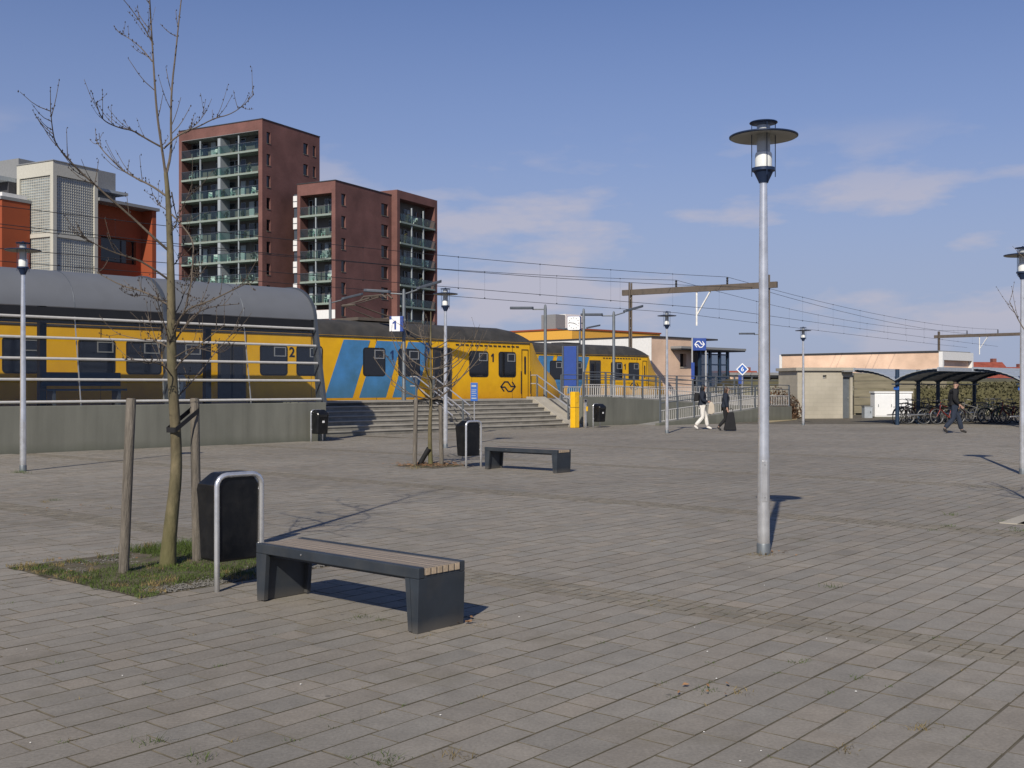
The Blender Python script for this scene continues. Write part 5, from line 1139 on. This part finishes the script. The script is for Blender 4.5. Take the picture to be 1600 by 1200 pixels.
# fence and bank behind the cycles
r = thing('board_fence', 'tan fence of wide horizontal boards behind the white cabinet', 'fence', at(1335, 603, 62) * Vector((1, 1, 0)), R(3))
for k in range(5): lw(0, 5.4, .02, .06, .1 + k * .46, .53 + k * .46).build('board', 'board', r, bevel=.01)
for x in (.05, 1.8, 3.6, 5.35): lw(x - .05, x + .05, .062, .16, -.05, 2.4).build('post', 'board', r)
rh = random.Random(8)
def shrub_mass(name, label, cat_, c, sx_, sy_, h, n, mat, leafr=.09, rz=0., shape='hedge', grp=None):
    r = thing(name, label, cat_, c, rz, grp); m = MB(); st_ = MB()
    for k in range(n):
        if shape == 'hedge': x, y, z = rh.uniform(-sx_, sx_), rh.uniform(-sy_, sy_), h * rh.random() ** .7
        else:
            a = rh.uniform(0, 6.28); q = rh.random() ** .6; x, y = math.cos(a) * sx_ * q, math.sin(a) * sy_ * q; z = h * rh.random() * (1.05 - q * q * .8)
        z += .18 * h * mnoise.noise(Vector((x * .8 + c[0], y, 3.1))) * (z / h)
        p = Vector((x, y, max(.02, z))); a = Vector((rh.gauss(0, 1), rh.gauss(0, 1), rh.gauss(0, 1))).normalized(); b = a.cross(Vector((.3, .5, .8))).normalized(); L = leafr * rh.uniform(.6, 1.3)
        m.add([p - a * L, p + b * L * .5, p + a * L, p - b * L * .5], [(0, 1, 2, 3)])
    if shape == 'hedge': MB().box(-sx_, sx_, -sy_ * .6, sy_ * .6, -.05, h * .86).build('dense_core', 'olive_bank', r)
    for k in range(10 if shape != 'hedge' else int(sx_ * 3)):
        x, y = rh.uniform(-sx_, sx_) * .8, rh.uniform(-sy_, sy_) * .6; st_.tube([(x, y, -.05), (x * 1.05, y, h * .4), (x * 1.15 + rh.gauss(0, .1), y, h * .85)], [.025, .018, .008], 5)
    stuff(m.build('foliage', mat, r)); stuff(st_.build('stems', 'twig', r)); return r
struct(MB().prism([(14, 63.5, -.05), (14, 67, 1.9), (14, 71, 2.1), (14, 80, 1.2), (14, 80, -.05)], (70, 0, 0)).build('bank', 'olive_bank'))
shrub_mass('hedge', 'olive brown clipped hedge along the bank behind the bicycle shelters', 'hedge', Vector((40, 62.2, 0)), 17, .8, 1.75, 20000, 'hedge_olive', .085)
shrub_mass('shrub', 'reddish brown leafless bush between the ramp and the beige shed', 'shrub', gnd(1216, 655), .85, .7, 1.6, 1500, 'hedge_brown', .07, shape='bush', grp='bushes beside the shed')
shrub_mass('shrub', 'low brown bush on the sand beside the beige shed wall', 'shrub', gnd(1234, 654), .7, .5, 1.2, 900, 'hedge_brown', .07, shape='bush', grp='bushes beside the shed')
struct(MB().prism([gnd(1198, 661) + Vector((0, 0, -.05)), gnd(1245, 656) + Vector((0, 0, -.05)), gnd(1245, 650) + Vector((0, 0, -.05)), gnd(1198, 648) + Vector((0, 0, -.05))], (0, 0, .07)).build('sand_strip', 'sand'))
r = thing('green_door', 'dark green gate panel between the bushes and the beige shed', 'gate', at(1240, 603, 61.5) * Vector((1, 1, 0)), R(8)); lw(-.15, .2, 0, .05, 0, 1.75).build('leaf', 'bike_green', r); lw(-.3, -.05, -.08, -.03, 1.55, 1.75).build('notice', 'white', r)

# signs by the station
s_ = at(1093, 538, 66); r = thing('station_sign', 'blue station sign with white double-arrow logo on two legs', 'sign', (s_.x, s_.y, 0), R(-10)); z = s_.z
MB().box(-.40, .40, -.08, .08, z - .38, z + .38).build('panel', 'sign_blue', r, bevel=.02); m = MB(); ns_logo(m, lambda x, y, d: (x, -.082 - d, z + y), .58); m.build('logo', 'white', r)
for x in (-.44, .38): MB().box(x - .04, x + .04, -.05, .05, 0, z + .4 if x < 0 else z - .381).build('leg', 'alu', r)
MB().box(-.50, -.30, -.10, -.06, z - 2.1, z - 1.1).build('info_panel', 'sign_blue', r)
s_ = at(1160, 577, 56); r = thing('platform_marker', 'white-edged blue diamond sign with number 6', 'sign', (s_.x, s_.y, 0), R(-8)); z = s_.z
MB().prism([(0, 0, z - .32), (.32, 0, z), (0, 0, z + .32), (-.32, 0, z)], (0, .04, 0)).build('border', 'white', r); MB().prism([(0, -.004, z - .25), (.25, -.004, z), (0, -.004, z + .25), (-.25, -.004, z)], (0, .003, 0)).build('panel', 'sign_blue_mid', r)
put_text('numeral', '6', .32, 'white', r, facing((0, -.006, z), (1, 0, 0), (0, -1, 0))); MB().tube([(0, .07, 0), (0, .07, z + .1)], .035, 8).build('post', 'steel_galv', r, smooth=True); MB().box(-.2, .05, .05, .12, z - .75, z - .3).build('box', 'sign_blue', r)

# ------------------------------------------------------------------ bicycle shelters
def bike_shelter(label, loc, n, gap=2.0):
    """posts run along local x (= track direction); wings rise to both sides along local y"""
    r = thing('bicycle_shelter', label, 'bicycle shelter', loc, A45, 'gull-winged bicycle shelters'); Wg = 1.85
    def arcp(sg): return [(sg * Wg * k / 8, 1.82 + .48 * math.sin(R(90) * (k / 8) ** .8)) for k in range(9)]
    for k in range(n):
        x = k * gap; MB().tube([(x, 0, -.05), (x, 0, 2.36)], .085, 12).build('post', 'shelter_blue', r, smooth=True)
        for sg in (-1, 1):
            P = arcp(sg); m = MB()
            for j in range(8): m.prism([(x - .04, P[j][0], P[j][1] - .07), (x - .04, P[j + 1][0], P[j + 1][1] - .05), (x - .04, P[j + 1][0], P[j + 1][1] + .03), (x - .04, P[j][0], P[j][1] + .05)], (.08, 0, 0))
            m.build('arched_rib', 'shelter_blue', r)
    for sg in (-1, 1):
        P = arcp(sg); m = MB(); x0, x1 = -.25, (n - 1) * gap + .25
        for j in range(8): m.prism([(x0, P[j][0], P[j][1] + .055), (x0, P[j + 1][0], P[j + 1][1] + .035), (x0, P[j + 1][0], P[j + 1][1] + .06), (x0, P[j][0], P[j][1] + .08)], (x1 - x0, 0, 0))
        m.build('roof_sheet', 'shelter_sheet', r); MB().box(x0, x1, sg * Wg - .03, sg * Wg + .03, 2.26, 2.42).build('fascia', 'shelter_sheet', r)
    MB().box(-.25, (n - 1) * gap + .25, -.13, .13, 1.70, 1.75).build('valley_gutter', 'shelter_blue', r)
    for sg in (-1, 1): MB().tube([(0, sg * .45, .42), ((n - 1) * gap, sg * .45, .42)], .03, 6).build('rack_bar', 'steel_galv', r)
    MB().box(-.09, -.086, -.12, .12, 1.48, 1.62).build('blue_plate', 'sign_blue_mid', r); return r
bs1 = bike_shelter('blue gull-winged bicycle shelter left of the walking man', gnd(1402, 664), 5)
bs2 = bike_shelter('blue gull-winged bicycle shelter at the right edge of the picture', gnd(1597, 668), 4)

def make_bike(col, label):
    r = thing('bicycle', label, 'bicycle', (0, 0, 0), 0, 'bicycles parked under the shelters'); R0 = .34
    for x in (-.53, .53):
        m = MB(); P = [(x + R0 * math.cos(6.2832 * k / 24), 0, .345 + R0 * math.sin(6.2832 * k / 24)) for k in range(25)]; ty = m.tube(P, .019, 6, False).build('tyre', 'rubber', r)
        m = MB(); m.tube([(x + (R0 - .03) * math.cos(6.2832 * k / 24), 0, .345 + (R0 - .03) * math.sin(6.2832 * k / 24)) for k in range(25)], .010, 5, False)
        m.build('rim', 'bike_silver', ty); m = MB()
        for k in range(14): a = 6.2832 * k / 14; m.tube([(x, 0, .345), (x + .31 * math.cos(a), 0, .345 + .31 * math.sin(a))], .0025, 3)
        stuff(m.build('spokes', 'bike_silver', ty)); m = MB()
        for j in range(9):
            a0_, a1_ = R(20 + 16 * j), R(36 + 16 * j); q = .375
            m.add([(x + q * math.cos(a), y, .345 + q * math.sin(a)) for a in (a0_, a1_) for y in (-.026, .026)], [(0, 1, 3, 2)])
        m.build('mudguard', col, r)
    m = MB(); bb, st_, hd, ra, fa = (-.06, 0, .29), (-.22, 0, .78), (.34, 0, .84), (-.53, 0, .345), (.53, 0, .345)
    for a, b, q in ((bb, st_, .018), (bb, (.36, 0, .66), .022), ((-.19, 0, .68), hd, .018), (bb, ra, .012), ((-.2, 0, .70), ra, .010)): m.tube([a, b], q, 6)
    m.tube([(.32, 0, .96), (.37, 0, .62), (.40, 0, .55), fa], [.018, .018, .015, .012], 6); m.build('frame', col, r)
    MB().prism([(-.36, -.09, .86), (-.36, .09, .86), (-.15, .03, .86), (-.08, 0, .86), (-.15, -.03, .86)], (0, 0, .05)).build('saddle', 'rubber', r, bevel=.01); MB().tube([st_, (-.25, 0, .87)], .013, 6).build('seat_post', 'bike_silver', r)
    MB().tube([(.10, -.30, 1.04), (.28, -.26, 1.06), (.33, -.12, 1.03), (.31, 0, 1.0), (.33, .12, 1.03), (.28, .26, 1.06), (.10, .30, 1.04)], .012, 6).build('handlebar', 'bike_silver', r)
    MB().box(-.78, -.32, -.07, .07, .735, .75).build('carrier', 'bike_black', r); MB().lathe([(.035, -.03), (.045, .03)], 10).build('headlight', 'bike_silver', r).matrix_local = Matrix.Translation((.40, 0, .86)) @ Matrix.Rotation(R(90), 4, 'Y')
    MB().tube([(-.05, -.05, .29), (-.05, -.09, .13)], .01, 5).build('crank', 'bike_silver', r); MB().box(-.10, .0, -.14, -.08, .115, .14).build('pedal', 'rubber', r)
    return r
words = {'bike_black': 'black', 'bike_blue': 'dark blue', 'bike_red': 'red', 'bike_silver': 'silver', 'bike_green': 'dark green', 'bike_cream': 'cream'}
proto = {}; rk = random.Random(4)
BK = [('bike_black', 1436, 662.5, 10), ('bike_silver', 1448, 660, -12), ('bike_black', 1462, 663, 6), ('bike_green', 1474, 660.5, -8), ('bike_red', 1481, 663, 14), ('bike_blue', 1495, 659.5, 4), ('bike_silver', 1519, 661, -10), ('bike_black', 1530, 659, 8),
      ('bike_black', 1545, 660.5, -6), ('bike_green', 1556, 662, 12), ('bike_cream', 1540, 658, 3), ('bike_blue', 1570, 660, -15), ('bike_red', 1579, 662.5, 9), ('bike_black', 1588, 660, -4), ('bike_silver', 1428, 659, 15), ('bike_blue', 1455, 657.5, -5), ('bike_black', 1506, 657, 10), ('bike_black', 1563, 657, 0), ('bike_red', 1419, 661, 32), ('bike_black', 1411, 662.5, 40)]
for k, (cn, x, y, rot) in enumerate(BK):
    side = ('against the left shelter post', 'between the left shelter post and the man', 'right behind the walking man', 'just right of the walking man', 'midway from the man to the right post', 'beside the right shelter post')[0 if x < 1425 else 1 if x < 1470 else 2 if x < 1500 else 3 if x < 1535 else 4 if x < 1566 else 5]
    pre = f'{words[cn]} bicycle parked {side}'; row = 'in front' if y > 659.5 else 'at the back'
    lb = f'{pre} {row}'
    if cn not in proto: o = proto[cn] = make_bike(cn, lb)
    else: o = copy_tree(proto[cn])
    o['label'] = lb; o.location = gnd(x, y); o.rotation_euler = (R(rk.uniform(-5, 5)), 0, R(rot + (180 if rk.random() < .5 else 0))); o.location.z = .0

# ------------------------------------------------------------------ people
def skin_mesh(name, V, E, rad, sub=1, root=0):
    me = bpy.data.meshes.new(name); me.from_pydata(V, E, []); o = bpy.data.objects.new(name, me); COL.objects.link(o); sk = o.modifiers.new('skin', 'SKIN'); sk.use_smooth_shade = True
    if not me.skin_vertices: me.skin_vertices.new()
    for i, q in enumerate(rad):
        q = q if hasattr(q, '__len__') else (q, q); me.skin_vertices[0].data[i].radius = q; me.skin_vertices[0].data[i].use_root = (i == root)
    su = o.modifiers.new('sub', 'SUBSURF'); su.levels = sub; su.render_levels = sub; dg = bpy.context.evaluated_depsgraph_get(); out = bpy.data.meshes.new_from_object(o.evaluated_get(dg)); bpy.data.objects.remove(o); out.name = name; return out
def chain(V, E, Rd, start, pts):
    p = start
    for c, r_ in pts: V.append(c); Rd.append(r_); E.append((p, len(V) - 1)); p = len(V) - 1
    return p
def person(label, loc, rz, H, legs, arms, mats, female=False, hair='short', lean=.03):
    """walks towards local +x. legs / arms: two lists of joints; y = left"""
    k = H / 1.75; r = thing('person', label, 'person', loc, rz); sc_ = lambda P: (P[0] * k, P[1] * k, P[2] * k)
    pel = (0, 0, .95); V, E, Rd = [sc_(pel)], [], [(.125 * k, .10 * k)]
    ch = chain(V, E, Rd, 0, [(sc_((lean * .4, 0, 1.12)), (.115 * k, .09 * k)), (sc_((lean, 0, 1.34)), (.135 * k, .10 * k)), (sc_((lean + .01, 0, 1.44)), .085 * k)]); cb = ch
    nk = chain(V, E, Rd, cb, [(sc_((lean + .02, 0, 1.51)), .05 * k), (sc_((lean + .04, 0, 1.57)), .062 * k), (sc_((lean + .045, 0, 1.65)), (.082 * k, .092 * k)), (sc_((lean + .03, 0, 1.73)), .055 * k)])
    hv = nk - 1
    for i, s_ in enumerate((1, -1)):
        hip, kn, an, toe = legs[i]; chain(V, E, Rd, 0, [(sc_(hip), .085 * k), (sc_(tuple((a + b) / 2 for a, b in zip(hip, kn))), .075 * k), (sc_(kn), .055 * k), (sc_(an), .036 * k), (sc_(toe), .03 * k)])
        shd, el, wr = arms[i]; d = Vector(wr) - Vector(el); d.normalize(); palm = tuple(Vector(wr) + d * .07)
        e_ = chain(V, E, Rd, cb, [(sc_(shd), .055 * k), (sc_(el), .040 * k), (sc_(wr), .026 * k), (sc_(palm), .028 * k)])
        sd = d.cross(Vector((1, 0, 0))).normalized() if abs(d.x) < .9 else Vector((0, 1, 0)); up = d.cross(sd).normalized()
        for j, (o_, l_) in enumerate(((-.028, .07), (-.010, .08), (.010, .075), (.028, .06))):
            b_ = Vector(palm) + up * o_ + d * .025; t_ = b_ + d * l_ * .6 + sd * .012; chain(V, E, Rd, e_, [(sc_(tuple(b_)), .009 * k), (sc_(tuple(t_)), .008 * k), (sc_(tuple(t_ + d * l_ * .4 + sd * .03)), .007 * k)])
        b_ = Vector(wr) + d * .03 + up * .03; chain(V, E, Rd, e_ - 1, [(sc_(tuple(b_ + up * .012)), .010 * k), (sc_(tuple(b_ + up * .03 + d * .035)), .008 * k)])
    body = mkobj('body', skin_mesh('body', V, E, Rd), 'skin', r, smooth=True)
    hx = lean + .045
    m = MB(); m.prism([((hx + .075) * k, -.012 * k, 1.655 * k), ((hx + .075) * k, .012 * k, 1.655 * k), ((hx + .112) * k, 0, 1.635 * k)], (0, 0, -.02 * k)); m.build('nose', 'skin', body, smooth=True)
    for s_ in (1, -1): MB().octa(((hx + .083) * k, .032 * s_ * k, 1.672 * k), .012 * k, .008 * k).build('eye', 'hair_black', body); MB().octa((hx * k, .088 * s_ * k, 1.645 * k), .012 * k, .03 * k).build('ear', 'skin', body)
    MB().box((hx + .078) * k, (hx + .086) * k, -.022 * k, .022 * k, 1.600 * k, 1.608 * k).build('mouth', 'brick_edge', body)
    # trousers
    V, E, Rd = [sc_((0, 0, .97))], [], [(.14 * k, .115 * k)]
    for hip, kn, an, toe in legs:
        an2 = tuple(Vector(kn).lerp(Vector(an), .95)); w_ = mats.get('leg_w', .062) * 1.12
        chain(V, E, Rd, 0, [(sc_(hip), .115 * k), (sc_(tuple((a + b) / 2 for a, b in zip(hip, kn))), .105 * k), (sc_(kn), .083 * k), (sc_(tuple(Vector(kn).lerp(Vector(an2), .5))), w_ * 1.05 * k), (sc_(an2), w_ * k)])
    mkobj('trousers', skin_mesh('trousers', V, E, Rd), mats['trousers'], r, smooth=True)
    # jacket
    jl = mats.get('jacket_low', .84); V, E, Rd = [sc_((lean * .4, 0, 1.1))], [], [(.175 * k, .15 * k)]
    chain(V, E, Rd, 0, [(sc_((0.0, 0, .96)), (.18 * k, .155 * k)), (sc_((0.0, 0, jl)), (.185 * k, .16 * k))]); cb = chain(V, E, Rd, 0, [(sc_((lean, 0, 1.34)), (.19 * k, .155 * k)), (sc_((lean + .005, 0, 1.45)), .11 * k)]); chain(V, E, Rd, cb, [(sc_((lean + .015, 0, 1.515)), .066 * k)])
    for shd, el, wr in arms: chain(V, E, Rd, cb, [(sc_(shd), .088 * k), (sc_(el), .072 * k), (sc_(tuple(Vector(el).lerp(Vector(wr), .95))), .046 * k)])
    mkobj('jacket', skin_mesh('jacket', V, E, Rd), mats['jacket'], r, smooth=True)
    for hip, kn, an, toe in legs:
        d = (Vector(toe) - Vector(an)); he = Vector(an) - d * .35 - Vector((0, 0, .015)); mid = Vector(an).lerp(Vector(toe), .6)
        mkobj('shoe', skin_mesh('shoe', [sc_(he), sc_(tuple(mid)), sc_(tuple(Vector(toe) + d * .3))], [(0, 1), (1, 2)], [(.042 * k, .05 * k), (.045 * k, .048 * k), (.038 * k, .03 * k)]), mats['shoe'], r, smooth=True)
    # hair as a cap of shells
    hb = [sc_((hx - .012, 0, 1.645)), sc_((hx - .02, 0, 1.70)), sc_((hx + .02, 0, 1.735))]; rr = [(.088 * k, .095 * k), (.088 * k, .09 * k), .055 * k]
    if hair == 'long': hb = [sc_((hx - .075, 0, 1.36)), sc_((hx - .07, 0, 1.50)), sc_((hx - .035, 0, 1.63))] + hb[1:]; rr = [(.07 * k, .05 * k), (.095 * k, .075 * k), (.098 * k, .095 * k)] + rr[1:]
    mkobj('hair', skin_mesh('hair', hb, [(i, i + 1) for i in range(len(hb) - 1)], rr), mats['hair'], r, smooth=True)
    return r, k
stride = [[(0, .09, .90), (.20, .09, .52), (.30, .09, .10), (.43, .09, .045)], [(0, -.09, .90), (-.05, -.09, .48), (-.34, -.09, .16), (-.25, -.09, .055)]]
stride_w = [[(0, .08, .90), (.15, .08, .50), (.22, .08, .10), (.35, .08, .045)], [(0, -.08, .90), (.02, -.08, .48), (-.28, -.08, .14), (-.19, -.08, .05)]]
p, k = person('woman in dark jacket and white trousers walking with a pale bag', gnd(1097, 671), R(-4), 1.70, stride_w, [[(.0, .19, 1.42), (-.08, .23, 1.16), (.06, .22, .95)], [(.0, -.19, 1.42), (-.02, -.24, 1.15), (.22, -.22, 1.08)]], dict(trousers='cloth_white', jacket='cloth_navy', shoe='cloth_white', hair='hair_black', jacket_low=.92, leg_w=.07), True, 'long')
o = tag(MB().prism([(-.12, 0, 0), (-.08, 0, .36), (-.02, 0, .45), (.05, 0, .45), (.12, 0, .34), (.14, 0, .04), (.02, 0, -.03)], (0, .1, 0)).build('shoulder_bag', 'cloth_cream', bevel=.03), 'pale soft bag in the hand of the woman in white trousers', 'bag'); q = p.location; o.location = (q.x + .28, q.y - .36, .60)
o = tag(MB().prism([(-.12, -.14, 1.1), (-.12, .14, 1.1), (-.1, .12, 1.42), (-.1, -.12, 1.42)], (-.16, 0, -.02)).build('backpack', 'cloth_black', bevel=.04), 'black backpack worn by the woman in white trousers', 'backpack'); o.location = (q.x - .02, q.y, -.02); o.rotation_euler.z = R(-4)
p, k = person('woman in dark blue coat and black trousers carrying a large black bag', gnd(1133, 673), R(-6), 1.62, stride_w, [[(.0, .18, 1.42), (-.06, .22, 1.16), (.0, .22, .93)], [(.0, -.18, 1.42), (.0, -.23, 1.13), (.06, -.24, .90)]], dict(trousers='cloth_black', jacket='cloth_navy', shoe='shoe', hair='hair_brown', jacket_low=.80, leg_w=.06), True, 'long')
q = p.location; r = thing('carrier_bag', 'large black bag hanging from the hand of the second woman', 'bag', (q.x + .12, q.y - .24, .03))
MB().prism([(-.22, -.09, 0), (.24, -.09, 0), (.15, -.04, .66), (-.07, -.04, .66)], (0, .18, 0)).build('bag_body', 'cloth_black', r, bevel=.03); MB().tube([(-.05, 0, .64), (-.04, 0, .76), (.06, 0, .80), (.11, 0, .76), (.12, 0, .64)], .012, 6).build('handle', 'cloth_black', r)
person('man in black jacket and dark jeans walking right before the bicycle shelter', gnd(1490, 677), R(-3), 1.80, stride, [[(.0, .20, 1.43), (-.06, .25, 1.15), (.13, .24, .95)], [(.0, -.20, 1.43), (-.06, -.25, 1.15), (.12, -.24, .97)]], dict(trousers='cloth_jeans', jacket='cloth_black', shoe='shoe', hair='hair_brown', jacket_low=.86, leg_w=.075))
